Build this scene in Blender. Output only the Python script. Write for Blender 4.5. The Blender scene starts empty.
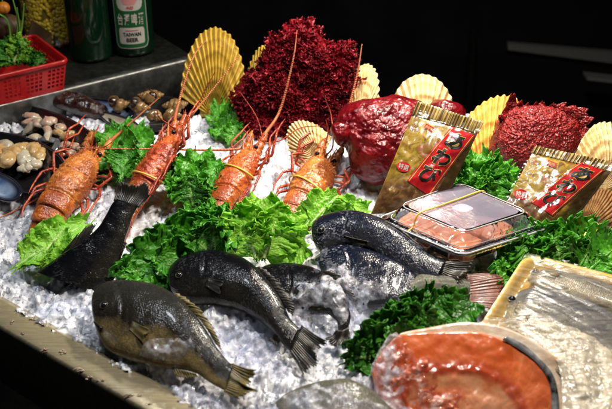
import bpy, math, random
import numpy as np
from mathutils import Vector, Matrix
random.seed(7)
SC = bpy.context.scene
COL = SC.collection
PI = math.pi
# ---------------------------------------------------------------- camera geometry (used to size and place things on the stall)
FPX, CX, CY = 980.0, 306.0, 204.5
CAMZ, PITCH = 0.72, math.radians(30)
CAM = np.array([0.0, 0.0, CAMZ])
FW = np.array([0, math.cos(PITCH), -math.sin(PITCH)])
UPV = np.array([0, math.sin(PITCH), math.cos(PITCH)])
RT = np.array([1.0, 0, 0])
def V(*a): return np.array(a, float)
def unit(a):
    a = np.asarray(a, float); return a / (np.linalg.norm(a) + 1e-12)
def ray(u, v): return FW + RT * ((u - CX) / FPX) - UPV * ((v - CY) / FPX)
def onz(u, v, z=0.0):
    d = ray(u, v); return CAM + d * ((z - CAMZ) / d[2])
def ony(u, v, y):
    d = ray(u, v); return CAM + d * (y / d[1])
def onp(u, v, P, N):
    d = ray(u, v); return CAM + d * (np.dot(np.asarray(P) - CAM, N) / np.dot(d, N))
# ---------------------------------------------------------------- noise
def h3(i, j, k, seed=0):
    i = i.astype(np.int64); j = j.astype(np.int64); k = k.astype(np.int64)
    n = (i * 374761393 + j * 668265263 + k * 2147483647 + seed * 1274126177) & 0xffffffff
    n = ((n ^ (n >> 13)) * 1274126177) & 0xffffffff
    n = ((n ^ (n >> 16)) * 2246822519) & 0xffffffff
    return ((n ^ (n >> 15)) & 0xffffff) / float(0xffffff)
def vn(P, seed=0):
    P = np.asarray(P, float); I = np.floor(P); f = P - I; f = f * f * (3 - 2 * f)
    r = 0
    for a in (0, 1):
        for b in (0, 1):
            for c in (0, 1):
                w = (f[..., 0] if a else 1 - f[..., 0]) * (f[..., 1] if b else 1 - f[..., 1]) * (f[..., 2] if c else 1 - f[..., 2])
                r = r + w * h3(I[..., 0] + a, I[..., 1] + b, I[..., 2] + c, seed)
    return r * 2 - 1
def fbm(P, octv=4, seed=0, gain=.5):
    P = np.asarray(P, float); r = 0; a = 1; s = 0
    for o in range(octv):
        r = r + a * vn(P * 2 ** o + 17.3 * o, seed + o); s += a; a *= gain
    return r / s
def cells(x, y, cell, seed):
    """crushed-ice facets: each cell is a small tilted plane"""
    X = x / cell; Y = y / cell; ix = np.floor(X); iy = np.floor(Y)
    best = np.full(x.shape, 9.0); out = np.zeros(x.shape); z0 = np.zeros(x.shape)
    for a in (-1, 0, 1):
        for b in (-1, 0, 1):
            cx = ix + a; cy = iy + b
            px = cx + h3(cx, cy, z0, seed); py = cy + h3(cx, cy, z0, seed + 1)
            d = (X - px) ** 2 + (Y - py) ** 2
            hh = h3(cx, cy, z0, seed + 2) + (h3(cx, cy, z0, seed + 3) - .5) * 1.6 * (X - px) + (h3(cx, cy, z0, seed + 4) - .5) * 1.6 * (Y - py)
            m = d < best; best = np.where(m, d, best); out = np.where(m, hh, out)
    return out
def cr(P, n):
    """Catmull-Rom resample of rows of P"""
    P = np.asarray(P, float)
    if len(P) == 2:
        t = np.linspace(0, 1, n)[:, None]; return P[0] * (1 - t) + P[1] * t
    Q = np.vstack([2 * P[0] - P[1], P, 2 * P[-1] - P[-2]])
    t = np.linspace(0, len(P) - 1 - 1e-9, n); i = t.astype(int); f = (t - i)[:, None]
    a, b, c, d = Q[i], Q[i + 1], Q[i + 2], Q[i + 3]
    return .5 * ((2 * b) + (-a + c) * f + (2 * a - 5 * b + 4 * c - d) * f ** 2 + (-a + 3 * b - 3 * c + d) * f ** 3)
# ---------------------------------------------------------------- meshes
class MB:
    def __init__(s): s.v = []; s.f = []; s.st = []; s.n = 0
    def add(s, v, f, st=None):
        v = np.asarray(v, float).reshape(-1, 3)
        if st is None: st = np.zeros((len(v), 3))
        s.v.append(v); s.st.append(np.asarray(st, float).reshape(-1, 3))
        s.f += [tuple(i + s.n for i in q) for q in f]; s.n += len(v); return s
    def grid(s, P, cu=False, cv=False, st=None, mask=None):
        """P: (nu,nv,3)"""
        nu, nv = P.shape[:2]
        iu = np.arange(nu if cu else nu - 1); iv = np.arange(nv if cv else nv - 1)
        A, B = np.meshgrid(iu, iv, indexing='ij'); A = A.ravel(); B = B.ravel()
        A2 = (A + 1) % nu; B2 = (B + 1) % nv
        f = np.stack([A * nv + B, A2 * nv + B, A2 * nv + B2, A * nv + B2], 1)
        if mask is not None: f = f[mask[A, B]]
        return s.add(P.reshape(-1, 3), f.tolist(), None if st is None else st.reshape(-1, 3))
    def cap(s, ring, c=None):
        ring = np.asarray(ring); c = ring.mean(0) if c is None else c
        n = len(ring); return s.add(np.vstack([ring, c]), [(i, (i + 1) % n, n) for i in range(n)])
    def ball(s, c, r, nu=10, nv=8, ax=(1, 1, 1), st=None):
        a = np.linspace(0, 2 * PI, nu, endpoint=False); b = np.linspace(0.02, PI - .02, nv)
        A, B = np.meshgrid(a, b, indexing='ij')
        P = np.stack([np.cos(A) * np.sin(B) * ax[0], np.sin(A) * np.sin(B) * ax[1], np.cos(B) * ax[2]], -1) * r + np.asarray(c)
        S = None if st is None else np.broadcast_to(np.asarray(st, float), P.shape).copy()
        return s.grid(P, cu=True, st=S)
    def tube(s, path, rad, ns=8, flat=1.0, up=None, stv=None):
        P = np.asarray(path, float); n = len(P); rad = np.broadcast_to(np.asarray(rad, float), (n,))
        T = np.gradient(P, axis=0); T /= np.linalg.norm(T, axis=1)[:, None] + 1e-12
        u = np.cross(T[0], (0, 0, 1) if abs(T[0][2]) < .9 else (1, 0, 0)) if up is None else np.asarray(up, float)
        R = []
        a = np.linspace(0, 2 * PI, ns, endpoint=False)
        for i in range(n):
            u = unit(u - T[i] * np.dot(u, T[i])); w = np.cross(T[i], u)
            R.append(P[i] + rad[i] * (np.cos(a)[:, None] * u + np.sin(a)[:, None] * w * flat))
        R = np.array(R); S = np.zeros(R.shape); S[..., 0] = np.linspace(0, 1, n)[:, None]; S[..., 1] = np.cos(a)[None]
        if stv is not None: S[..., 2] = stv
        s.grid(R, cv=True, st=S); s.cap(R[0][::-1]); s.cap(R[-1]); return s
    def cone(s, c, d, L, r, ns=6, bend=None):
        c = np.asarray(c, float); d = unit(d)
        pts = [c, c + d * L * .5 + (0 if bend is None else np.asarray(bend) * L * .15), c + d * L + (0 if bend is None else np.asarray(bend) * L * .5)]
        return s.tube(cr(pts, 5), [r, r * .75, r * .5, r * .28, r * .04], ns)
    def box(s, c, ex, ey, ez):
        c, ex, ey, ez = map(lambda q: np.asarray(q, float), (c, ex, ey, ez))
        v = [c + a * ex + b * ey + d * ez for a in (-1, 1) for b in (-1, 1) for d in (-1, 1)]
        return s.add(v, [(0, 1, 3, 2), (4, 6, 7, 5), (0, 4, 5, 1), (2, 3, 7, 6), (0, 2, 6, 4), (1, 5, 7, 3)])
ROOTS = []
def mk(name, mb, mat, parent=None, origin=None, smooth=True, solid=0, sub=0, bevel=0, off=0):
    v = np.vstack(mb.v); st = np.vstack(mb.st)
    if parent is not None: o = np.array(parent['_w'])
    else: o = np.asarray(origin, float) if origin is not None else np.array([v[:, 0].mean(), v[:, 1].mean(), v[:, 2].min()])
    me = bpy.data.meshes.new(name)
    me.from_pydata((v - o).tolist(), [], mb.f)
    me.materials.append(mat)
    at = me.attributes.new('st', 'FLOAT_VECTOR', 'POINT'); at.data.foreach_set('vector', st.astype(np.float32).ravel())
    if smooth: me.polygons.foreach_set('use_smooth', [True] * len(me.polygons))
    me.update()
    ob = bpy.data.objects.new(name, me); COL.objects.link(ob)
    ob['_w'] = o.tolist()
    if parent is None: ob.location = o.tolist()
    else:
        ob.parent = parent
    if bevel:
        m = ob.modifiers.new('b', 'BEVEL'); m.width = bevel; m.segments = 2; m.limit_method = 'ANGLE'
    if solid:
        m = ob.modifiers.new('s', 'SOLIDIFY'); m.thickness = solid; m.offset = off
    if sub:
        m = ob.modifiers.new('u', 'SUBSURF'); m.levels = m.render_levels = sub
    return ob
def tag(o, label=None, cat=None, group=None, kind=None):
    if label: o['label'] = label
    if cat: o['category'] = cat
    if group: o['group'] = group
    if kind: o['kind'] = kind
    return o
def thing(name, loc, label, cat, group=None):
    o = bpy.data.objects.new(name, None); COL.objects.link(o); o.location = list(map(float, loc)); o['_w'] = list(map(float, loc))
    o.empty_display_size = .02
    return tag(o, label, cat, group)
# ---------------------------------------------------------------- materials
class NT:
    def __init__(s, name):
        s.m = bpy.data.materials.new(name); s.m.use_nodes = True; s.t = s.m.node_tree; s.n = s.t.nodes; s.l = s.t.links
        s.b = s.n['Principled BSDF']; s.out = s.n['Material Output']
    def nd(s, typ, **k):
        n = s.n.new(typ)
        for a, b in k.items():
            if a.startswith('i_'):
                key = a[2:]; key = int(key) if key.isdigit() else key.replace('_', ' ')
                s.put(n.inputs[key], b)
            else: setattr(n, a, b)
        return n
    def put(s, sock, val):
        if isinstance(val, bpy.types.NodeSocket): s.l.new(val, sock)
        elif isinstance(val, bpy.types.Node): s.l.new(val.outputs[0], sock)
        elif isinstance(val, tuple) and sock.type == 'RGBA' and len(val) == 3: sock.default_value = (*val, 1)
        else: sock.default_value = val
    def coord(s, sc=1.0, kind='Object'):
        c = s.nd('ShaderNodeTexCoord').outputs[kind]
        if sc == 1.0: return c
        m = s.nd('ShaderNodeVectorMath', operation='MULTIPLY'); s.put(m.inputs[0], c); m.inputs[1].default_value = (sc, sc, sc) if not isinstance(sc, tuple) else sc
        return m.outputs[0]
    def st(s): return s.nd('ShaderNodeAttribute', attribute_name='st').outputs['Vector']
    def sep(s, v): return s.nd('ShaderNodeSeparateXYZ', i_0=v).outputs
    def comb(s, x, y, z=0.0): return s.nd('ShaderNodeCombineXYZ', i_0=x, i_1=y, i_2=z).outputs[0]
    def noise(s, scale, co=None, det=4.0, rough=.55, dist=0.0):
        n = s.nd('ShaderNodeTexNoise'); n.inputs['Scale'].default_value = scale; n.inputs['Detail'].default_value = det
        n.inputs['Roughness'].default_value = rough; n.inputs['Distortion'].default_value = dist
        s.put(n.inputs['Vector'], co if co is not None else s.coord()); return n.outputs[0]
    def vor(s, scale, co=None, feature='F1', rnd=1.0, out='Distance'):
        n = s.nd('ShaderNodeTexVoronoi', feature=feature); n.inputs['Scale'].default_value = scale; n.inputs['Randomness'].default_value = rnd
        s.put(n.inputs['Vector'], co if co is not None else s.coord()); return n.outputs[out]
    def math(s, op, a, b=0.0, c=0.0):
        n = s.nd('ShaderNodeMath', operation=op); s.put(n.inputs[0], a); s.put(n.inputs[1], b); s.put(n.inputs[2], c); return n.outputs[0]
    def ramp(s, f, stops, interp='LINEAR'):
        n = s.nd('ShaderNodeValToRGB'); s.put(n.inputs[0], f); r = n.color_ramp; r.interpolation = interp
        while len(r.elements) < len(stops): r.elements.new(.5)
        for e, (p, c) in zip(r.elements, stops):
            e.position = p; e.color = (*c, 1) if isinstance(c, tuple) else (c, c, c, 1)
        return n.outputs[0]
    def mix(s, f, a, b, mode='MIX'):
        n = s.nd('ShaderNodeMix', data_type='RGBA', blend_type=mode); s.put(n.inputs[0], f); s.put(n.inputs[6], a); s.put(n.inputs[7], b); return n.outputs[2]
    def bump(s, h, strength=.5, dist=.002, nrm=None):
        n = s.nd('ShaderNodeBump'); n.inputs['Strength'].default_value = strength; n.inputs['Distance'].default_value = dist
        s.put(n.inputs['Height'], h)
        if nrm is not None: s.put(n.inputs['Normal'], nrm)
        return n.outputs[0]
    def set(s, **k):
        for a, b in k.items(): s.put(s.b.inputs[a.replace('_', ' ')], b)
        return s
def simple(name, c, rough=.5, c2=None, sc=30, bump=0, bsc=None, bd=.001, **k):
    t = NT(name)
    if c2 is not None:
        t.set(Base_Color=t.mix(t.ramp(t.noise(sc), [(.35, 0.0), (.65, 1.0)]), c, c2))
    else: t.set(Base_Color=c)
    t.set(Roughness=t.ramp(t.noise(sc * 1.7), [(.3, max(rough - .12, .02)), (.7, min(rough + .12, 1.0))]))
    if bump: t.set(Normal=t.bump(t.noise(bsc or sc * 2), bump, bd))
    t.set(**k); return t.m
# ---------------------------------------------------------------- materials
def ice_sheet_mat():
    t = NT('crushed_ice'); n = t.noise(42, det=6.0, rough=.65); c = t.vor(90, out='Color')
    base = t.mix(t.ramp(n, [(.38, 0.0), (.62, 1.0)]), (.50, .52, .58), (.90, .91, .95))
    base = t.mix(.22, base, t.ramp(t.noise(200), [(.35, (.30, .32, .38)), (.65, (.95, .95, .97))]))
    b1 = t.bump(t.vor(130, feature='SMOOTH_F1'), .8, .005); b2 = t.bump(t.noise(330), .35, .0018, b1)
    t.set(Base_Color=base, Roughness=t.ramp(c, [(.2, .06), (.8, .28)]), Normal=b2, IOR=1.31, Coat_Weight=.4, Coat_Roughness=.05, Subsurface_Weight=.35, Subsurface_Scale=.012, Subsurface_Radius=(.8, .9, 1.0), Specular_IOR_Level=.8)
    return t.m
def ice_chip_mat():
    """clear wet ice: lets light through, cloudy inside, glints on its skin"""
    t = NT('ice_chip'); r = t.sep(t.st())[0]; n = t.noise(160); b = t.bump(t.noise(330), .5, .0015)
    tp = t.nd('ShaderNodeBsdfTransparent'); t.put(tp.inputs['Color'], (.95, .965, 1.0))
    tr = t.nd('ShaderNodeBsdfTranslucent'); t.put(tr.inputs['Color'], (.90, .91, .97)); t.put(tr.inputs['Normal'], b)
    df = t.nd('ShaderNodeBsdfDiffuse'); t.put(df.inputs['Color'], (.90, .91, .97)); t.put(df.inputs['Normal'], b)
    g = t.nd('ShaderNodeBsdfGlossy'); g.inputs['Roughness'].default_value = .12; t.put(g.inputs['Normal'], b)
    m = t.nd('ShaderNodeMixShader'); m.inputs[0].default_value = .5; t.l.new(tr.outputs[0], m.inputs[1]); t.l.new(df.outputs[0], m.inputs[2])
    m2 = t.nd('ShaderNodeMixShader'); t.put(m2.inputs[0], t.math('MULTIPLY', t.ramp(r, [(0.0, .12), (.6, .35), (1.0, .75)]), t.ramp(n, [(.35, .5), (.65, 1.0)]))); t.l.new(tp.outputs[0], m2.inputs[1]); t.l.new(m.outputs[0], m2.inputs[2])
    fr = t.nd('ShaderNodeFresnel'); fr.inputs['IOR'].default_value = 1.4; t.put(fr.inputs['Normal'], b)
    m3 = t.nd('ShaderNodeMixShader'); t.put(m3.inputs[0], t.math('MULTIPLY_ADD', fr.outputs[0], 1.2, .04)); t.l.new(m2.outputs[0], m3.inputs[1]); t.l.new(g.outputs[0], m3.inputs[2]); t.l.new(m3.outputs[0], t.out.inputs[0])
    return t.m
def steel_mat(name='brushed_steel', c=(.50, .49, .46), rough=.32):
    t = NT(name); co = t.coord((6.0, 6.0, 6.0)); n = t.noise(14, co); w = t.noise(90)
    t.set(Base_Color=t.mix(t.ramp(n, [(.4, 0.0), (.62, 1.0)]), c, tuple(x * .62 for x in c)), Metallic=.85, Roughness=t.ramp(w, [(.3, rough - .1), (.7, rough + .15)]), Normal=t.bump(w, .15, .0008))
    return t.m
def lob_mat(name, body=(.56, .155, .028), dark=(.34, .060, .014), spot=(.70, .34, .11)):
    t = NT(name); n = t.noise(38, det=6.0); v = t.vor(330); n2 = t.noise(150)
    c = t.mix(t.ramp(n, [(.42, 0.0), (.60, 1.0)]), dark, body)
    c = t.mix(t.math('MULTIPLY', t.ramp(v, [(.12, .6), (.30, 0.0)]), t.ramp(n2, [(.48, 0.0), (.6, 1.0)])), c, spot)
    b = t.bump(v, .38, -.0016); b = t.bump(n2, .55, .0018, b); b = t.bump(t.noise(600), .4, .0005, b)
    t.set(Base_Color=c, Roughness=t.ramp(n2, [(.3, .16), (.7, .40)]), Normal=b, Specular_IOR_Level=.6, Subsurface_Weight=.05, Subsurface_Scale=.003)
    return t.m
def antenna_mat():
    t = NT('antenna_shell'); s = t.sep(t.st())[0]
    w = t.math('SINE', t.math('MULTIPLY', s, 480.0))
    c = t.mix(t.ramp(w, [(.1, 0.0), (.9, 1.0)]), (.50, .16, .05), (.58, .23, .085))
    c = t.mix(t.ramp(t.noise(40), [(.4, 0.0), (.6, .6)]), c, (.42, .06, .03))
    t.set(Base_Color=c, Roughness=.4, Normal=t.bump(w, .5, .0006)); return t.m
def fish_mat(name, back, side, belly, scale=260.0, rough=.24, mott=.35, glint=.6):
    """st.x metres along the body, st.y +1 dorsal to -1 belly"""
    t = NT(name); st = t.st(); x, y, z = t.sep(st)[0:3]
    n = t.noise(28, det=5.0); n2 = t.noise(120)
    yy = t.math('ADD', y, t.math('MULTIPLY', t.math('SUBTRACT', n, .5), .9))
    c = t.ramp(t.math('MULTIPLY_ADD', yy, .5, .5), [(.16, belly), (.40, side), (.78, back)])
    c = t.mix(t.math('MULTIPLY', t.ramp(n2, [(.4, 0.0), (.7, 1.0)]), mott), c, tuple(q * .3 for q in back))
    co = t.comb(t.math('MULTIPLY', x, scale), t.math('MULTIPLY', y, scale * .042))
    v = t.vor(1.0, co, rnd=.55); vc = t.vor(1.0, co, rnd=.55, out='Color')
    edge = t.ramp(v, [(.25, 0.0), (.62, 1.0)])
    c = t.mix(t.math('MULTIPLY', edge, .40), c, tuple(q * .35 for q in back))
    gl = t.ramp(t.math('MULTIPLY', t.ramp(vc, [(.6, 0.0), (.75, 1.0)]), t.ramp(n, [(.48, 0.0), (.6, 1.0)])), [(0.0, 0.0), (1.0, glint)])  # glints painted into the colour: scattered scales turn paler
    c = t.mix(gl, c, tuple(min(1, q * 3 + .10) for q in side))
    b = t.bump(t.math('ADD', t.math('MULTIPLY', v, -.8), t.sep(vc)[0]), .55, .0006); b = t.bump(t.noise(420), .18, .0005, b); b = t.bump(n2, .35, .0016, b); b = t.bump(n, .35, .004, b)
    t.set(Base_Color=c, Roughness=t.ramp(n2, [(.3, rough - .08), (.7, rough + .07)]), Normal=b, Specular_IOR_Level=.24, Coat_Weight=.10, Coat_Roughness=.10)
    return t.m
def fin_mat(name, c1, c2, rays=60.0):
    t = NT(name); x, y = t.sep(t.st())[0:2]
    w = t.math('SINE', t.math('MULTIPLY', x, rays * 2))
    c = t.mix(t.math('MULTIPLY', t.ramp(t.math('MULTIPLY_ADD', w, .5, .5), [(.2, 0.0), (.9, 1.0)]), .6), c1, c2)
    c = t.mix(t.ramp(t.noise(60), [(.4, 0.0), (.65, .7)]), c, tuple(q * .4 for q in c1))
    t.set(Base_Color=c, Roughness=.4, Normal=t.bump(w, .35, .0006, t.bump(t.noise(260), .5, .001)), Coat_Weight=.15); return t.m
def leaf_mat(name, deep, bright, rib, trans=.25):
    """st.x along, st.y |across|"""
    t = NT(name); x, y, z = t.sep(t.st())[0:3]
    n = t.noise(55, det=5.0)
    c = t.mix(t.ramp(n, [(.35, 0.0), (.68, 1.0)]), deep, bright)
    c = t.mix(t.math('MULTIPLY', z, .45), c, bright)
    # veins fan from the midrib
    vv = t.math('ABSOLUTE', t.math('SINE', t.math('MULTIPLY', t.math('SUBTRACT', x, t.math('MULTIPLY', y, .35)), 26.0)))
    c = t.mix(t.math('MULTIPLY', t.ramp(vv, [(.0, 1.0), (.16, 0.0)]), t.ramp(y, [(.2, .7), (.8, 0.0)])), c, rib)
    rf = t.math('ADD', y, t.math('MULTIPLY', x, .16))
    c = t.mix(t.ramp(rf, [(.07, 1.0), (.22, 0.0)]), c, rib)
    b = t.bump(t.noise(180, det=5.0), .5, .0015); b = t.bump(t.vor(300), .3, .001, b)
    t.set(Base_Color=c, Roughness=t.ramp(n, [(.3, .25), (.7, .45)]), Normal=b, Specular_IOR_Level=.5)
    tr = t.nd('ShaderNodeBsdfTranslucent'); t.put(tr.inputs['Color'], c); t.put(tr.inputs['Normal'], b)
    m = t.nd('ShaderNodeMixShader'); m.inputs[0].default_value = trans
    t.l.new(t.b.outputs[0], m.inputs[1]); t.l.new(tr.outputs[0], m.inputs[2]); t.l.new(m.outputs[0], t.out.inputs[0])
    return t.m
def scallop_mat(name, light, band, stain=.6):
    """st.x radius 0..1, st.y angle"""
    t = NT(name); x, y, z = t.sep(t.st())[0:3]
    n = t.noise(45, det=5.0)
    rings = t.math('SINE', t.math('MULTIPLY_ADD', x, 42.0, t.math('MULTIPLY', n, 5.0)))
    c = t.mix(t.math('MULTIPLY', t.ramp(rings, [(.3, 0.0), (1.0, 1.0)]), .62 * stain), light, band)
    c = t.mix(t.math('MULTIPLY', t.ramp(z, [(.0, 1.0), (.55, 0.0)]), .95 * stain), c, band)
    c = t.mix(t.ramp(t.noise(16, det=5.0), [(.45, 0.0), (.68, .75 * stain)]), c, band)
    c = t.mix(t.ramp(t.noise(120), [(.6, 0.0), (.72, .5 * stain)]), c, tuple(q * .35 for q in band))
    t.set(Base_Color=c, Roughness=.5, Normal=t.bump(t.math('ADD', rings, t.math('MULTIPLY', n, 3.0)), .35, .001)); return t.m
def red_mat(name, c1, c2, rough=.22, sc=70, bmp=.7, coat=.2, tint=(1, .7, .7)):
    t = NT(name); n = t.noise(sc, det=6.0); v = t.vor(sc * 3.2)
    c = t.mix(t.ramp(n, [(.35, 0.0), (.66, 1.0)]), c1, c2)
    b = t.bump(v, bmp, .0025); b = t.bump(n, bmp, .003, b)
    t.set(Base_Color=c, Roughness=t.ramp(n, [(.3, rough - .08), (.7, rough + .14)]), Normal=b, Specular_IOR_Level=.55, Specular_Tint=(*tint, 1.0), Coat_Weight=coat, Coat_Roughness=.1); return t.m
def film_mat(name, tint=(.97, .97, .98), rough=.08, op=.25, wr=60, white=(.8, .8, .82), bs=.8, fs=1.0, st=None, lo=None):
    """thin clear film: mostly see-through with creases that catch the lamps"""
    t = NT(name); n = t.noise(wr, None if st is None else t.coord(tuple(float(q) for q in st)), det=5.0, dist=1.5); v = t.noise(wr * 4, det=3.0)
    b = t.bump(n, bs, .006); b = t.bump(v, bs * .6, .0015, b)
    g = t.nd('ShaderNodeBsdfGlossy'); g.inputs['Roughness'].default_value = rough; t.put(g.inputs['Color'], (1, 1, 1)); t.put(g.inputs['Normal'], b)
    tp = t.nd('ShaderNodeBsdfTransparent'); t.put(tp.inputs['Color'], tint)
    d = t.nd('ShaderNodeBsdfDiffuse'); t.put(d.inputs['Color'], white)
    m0 = t.nd('ShaderNodeMixShader'); t.put(m0.inputs[0], t.ramp(n, [(.42, op * .3 if lo is None else lo), (.62, op)])); t.l.new(tp.outputs[0], m0.inputs[1]); t.l.new(d.outputs[0], m0.inputs[2])
    fr = t.nd('ShaderNodeFresnel'); fr.inputs['IOR'].default_value = 1.5; t.put(fr.inputs['Normal'], b)
    m = t.nd('ShaderNodeMixShader'); t.put(m.inputs[0], t.math('MULTIPLY_ADD', fr.outputs[0], fs, .03)); t.l.new(m0.outputs[0], m.inputs[1]); t.l.new(g.outputs[0], m.inputs[2])
    t.l.new(m.outputs[0], t.out.inputs[0]); return t.m
def ice_melt_mat():
    """snowy melting crust: cloudy with clear wet windows"""
    t = NT('melting_ice'); n = t.noise(85, det=5.0); y = t.sep(t.st())[0]
    b = t.bump(t.vor(130, feature='SMOOTH_F1'), .8, .005); b = t.bump(t.noise(330), .4, .0018, b)
    t.set(Base_Color=t.mix(t.ramp(t.noise(210), [(.35, 0.0), (.65, 1.0)]), (.62, .64, .74), (.90, .90, .96)), Roughness=.16, Normal=b, Specular_IOR_Level=.8, Subsurface_Weight=.25, Subsurface_Scale=.006)
    tp = t.nd('ShaderNodeBsdfTransparent'); t.put(tp.inputs['Color'], (.93, .95, 1.0))
    a = t.math('MULTIPLY', t.ramp(n, [(.42, .08), (.70, .72)]), t.ramp(y, [(0.0, .25), (.8, 1.0)]))
    m = t.nd('ShaderNodeMixShader'); t.put(m.inputs[0], a); t.l.new(tp.outputs[0], m.inputs[1]); t.l.new(t.b.outputs[0], m.inputs[2]); t.l.new(m.outputs[0], t.out.inputs[0])
    return t.m
M = {}
M['melt'] = ice_melt_mat(); M['wrap'] = film_mat('salmon_plastic_wrap', rough=.18, op=.80, wr=18, white=(.60, .54, .42), bs=.5, fs=.3, st=(3.0, 1, 1), lo=.35)
M['ice'] = ice_sheet_mat(); M['chip'] = ice_chip_mat()
M['steel'] = steel_mat(); M['steel_lip'] = None
def lip_mat():
    t = NT('tray_lip_steel'); m = t.nd('ShaderNodeMapping', i_0=t.coord()); m.inputs['Rotation'].default_value = (0, 0, math.radians(37)); m.inputs['Scale'].default_value = (2.5, 60, 1)
    s = t.noise(9, m.outputs[0], det=5.0); g = t.noise(14, det=6.0, rough=.7); d = t.noise(70, det=4.0)
    c = t.mix(t.ramp(g, [(.38, 0.0), (.62, 1.0)]), (.60, .52, .32), (.36, .31, .20)); c = t.mix(t.ramp(s, [(.35, .45), (.6, 0.0)]), c, (.22, .19, .12)); c = t.mix(t.ramp(d, [(.62, 0.0), (.70, .6)]), c, (.70, .66, .55))
    t.set(Base_Color=c, Metallic=.6, Roughness=t.ramp(g, [(.3, .18), (.7, .45)]), Normal=t.bump(s, .3, .0006, t.bump(g, .3, .002))); return t.m
M['steel_lip'] = lip_mat(); M['steel_dark'] = steel_mat('shelf_steel', (.075, .08, .075), .30)
M['black'] = simple('unlit_void_black', (.004, .004, .005), .6)  # near-black colour stands in for darkness on the unlit floor
M['backpaint'] = simple('dark_counter_paint', (.006, .006, .009), .5, (.012, .012, .016), 5)
M['lob'] = lob_mat('lobster_shell'); M['lob_b'] = lob_mat('lobster_shell_reddish', (.54, .11, .022), (.26, .032, .012), (.72, .30, .10)); M['lob_c'] = lob_mat('lobster_shell_tawny', (.56, .20, .035), (.30, .075, .016), (.66, .38, .14))
M['lob_tail'] = lob_mat('lobster_tail_shell', (.50, .130, .020), (.26, .050, .012), (.62, .28, .08))
M['lob_leg'] = lob_mat('lobster_leg_shell', (.44, .070, .018), (.22, .016, .008), (.66, .26, .09))
M['ant'] = antenna_mat()
M['eye'] = simple('eye_black', (.008, .008, .01), .08)
M['fish_black'] = fish_mat('black_fish_skin', (.003, .0034, .005), (.007, .007, .0085), (.020, .018, .014), 430, rough=.2, glint=.16)
M['fish_blue'] = fish_mat('blue_black_fish_skin', (.004, .006, .015), (.009, .011, .020), (.03, .03, .036), 380, rough=.2, mott=.3, glint=.9)
M['fish_grey'] = fish_mat('grey_brown_fish_skin', (.026, .026, .023), (.014, .011, .007), (.30, .22, .09), 460, rough=.22, mott=.5, glint=.12)
M['fish_pale'] = fish_mat('pale_fish_skin', (.11, .11, .085), (.22, .21, .16), (.45, .43, .36), 330, mott=.3, glint=.2)
M['fin_black'] = fin_mat('black_fin', (.012, .011, .010), (.05, .042, .026))
M['fin_olive'] = fin_mat('olive_fin', (.11, .085, .025), (.30, .23, .07))
M['fin_rose'] = fin_mat('rosy_fin', (.12, .04, .03), (.32, .14, .10), 70)
M['kale'] = leaf_mat('kale_leaf', (.018, .14, .008), (.085, .38, .016), (.26, .55, .12))
M['lettuce'] = leaf_mat('lettuce_leaf', (.14, .46, .018), (.38, .72, .07), (.78, .90, .48), .4)
M['darkleaf'] = leaf_mat('dark_kale_leaf', (.010, .085, .006), (.050, .25, .012), (.14, .34, .06), .25)
M['scal_y'] = scallop_mat('yellow_scallop_shell', (.58, .38, .04), (.14, .065, .010))
M['scal_w'] = scallop_mat('cream_scallop_shell', (.86, .68, .36), (.55, .27, .06), .65)
M['scal_o'] = scallop_mat('amber_scallop_shell', (.82, .50, .10), (.50, .17, .02), .85)
M['scal_r'] = scallop_mat('rusty_scallop_shell', (.66, .40, .16), (.36, .13, .04), .9)
M['seaweed'] = red_mat('red_seaweed', (.035, .0006, .002), (.18, .003, .008), .36, 60, coat=.0, tint=(1, .25, .3))
M['red_lump'] = red_mat('smooth_red_skin', (.045, .0006, .002), (.15, .0015, .005), .30, 60, .32, coat=.12, tint=(1, .6, .6))
M['red_rough'] = red_mat('pebbled_red_skin', (.11, .002, .003), (.27, .008, .007), .38, 110, .9)
M['film'] = film_mat('cling_film', rough=.24, op=.16, wr=10, bs=.22, fs=.16, st=(2, 9, 1), white=(.62, .58, .46)); M['lid'] = film_mat('clear_plastic_lid', rough=.05, op=.34, wr=9, white=(.55, .56, .66)); M['lid_top'] = film_mat('lavender_lid_top', rough=.12, op=.80, wr=14, white=(.42, .38, .50), bs=.3, fs=.6, lo=.62)
M['pouchfilm'] = film_mat('pouch_film', rough=.15, op=.0, wr=18, bs=.3, fs=.45)
def mussel_mat():
    t = NT('mussel_shell_outside'); n = t.noise(40); x = t.sep(t.st())[0]
    w = t.math('SINE', t.math('MULTIPLY_ADD', x, 60.0, t.math('MULTIPLY', n, 4.0)))
    t.set(Base_Color=t.mix(n, (.006, .006, .009), (.02, .018, .03)), Roughness=.15, Normal=t.bump(w, .3, .001), Coat_Weight=.5); return t.m
M['mussel'] = mussel_mat()
def nacre_mat():
    t = NT('nacre'); n = t.noise(25); y = t.sep(t.st())[1]
    x = t.sep(t.st())[0]; c = t.mix(t.ramp(n, [(.35, 0.0), (.65, 1.0)]), (.05, .13, .30), (.36, .46, .60)); c = t.mix(t.ramp(t.math('MULTIPLY_ADD', n, .3, x), [(.72, 0.0), (1.0, 1.0)]), c, (.012, .016, .04))
    t.set(Base_Color=c, Roughness=.28, Coat_Weight=.3, Normal=t.bump(n, .5, .003)); return t.m
M['nacre'] = nacre_mat()
M['dish'] = simple('black_dish', (.008, .008, .009), .18, Coat_Weight=.4)
M['meat_o'] = simple('shellfish_meat_amber', (.42, .24, .07), .22, (.56, .42, .22), 110, bump=.5, Subsurface_Weight=.3, Subsurface_Scale=.006, Coat_Weight=.5)
M['meat_p'] = simple('shellfish_meat_pink', (.46, .26, .17), .22, (.50, .43, .34), 110, bump=.5, Subsurface_Weight=.3, Subsurface_Scale=.006, Coat_Weight=.5)
M['meat_w'] = simple('shellfish_meat_white', (.52, .48, .38), .2, (.42, .34, .22), 110, bump=.5, Subsurface_Weight=.3, Subsurface_Scale=.006, Coat_Weight=.5)
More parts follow.
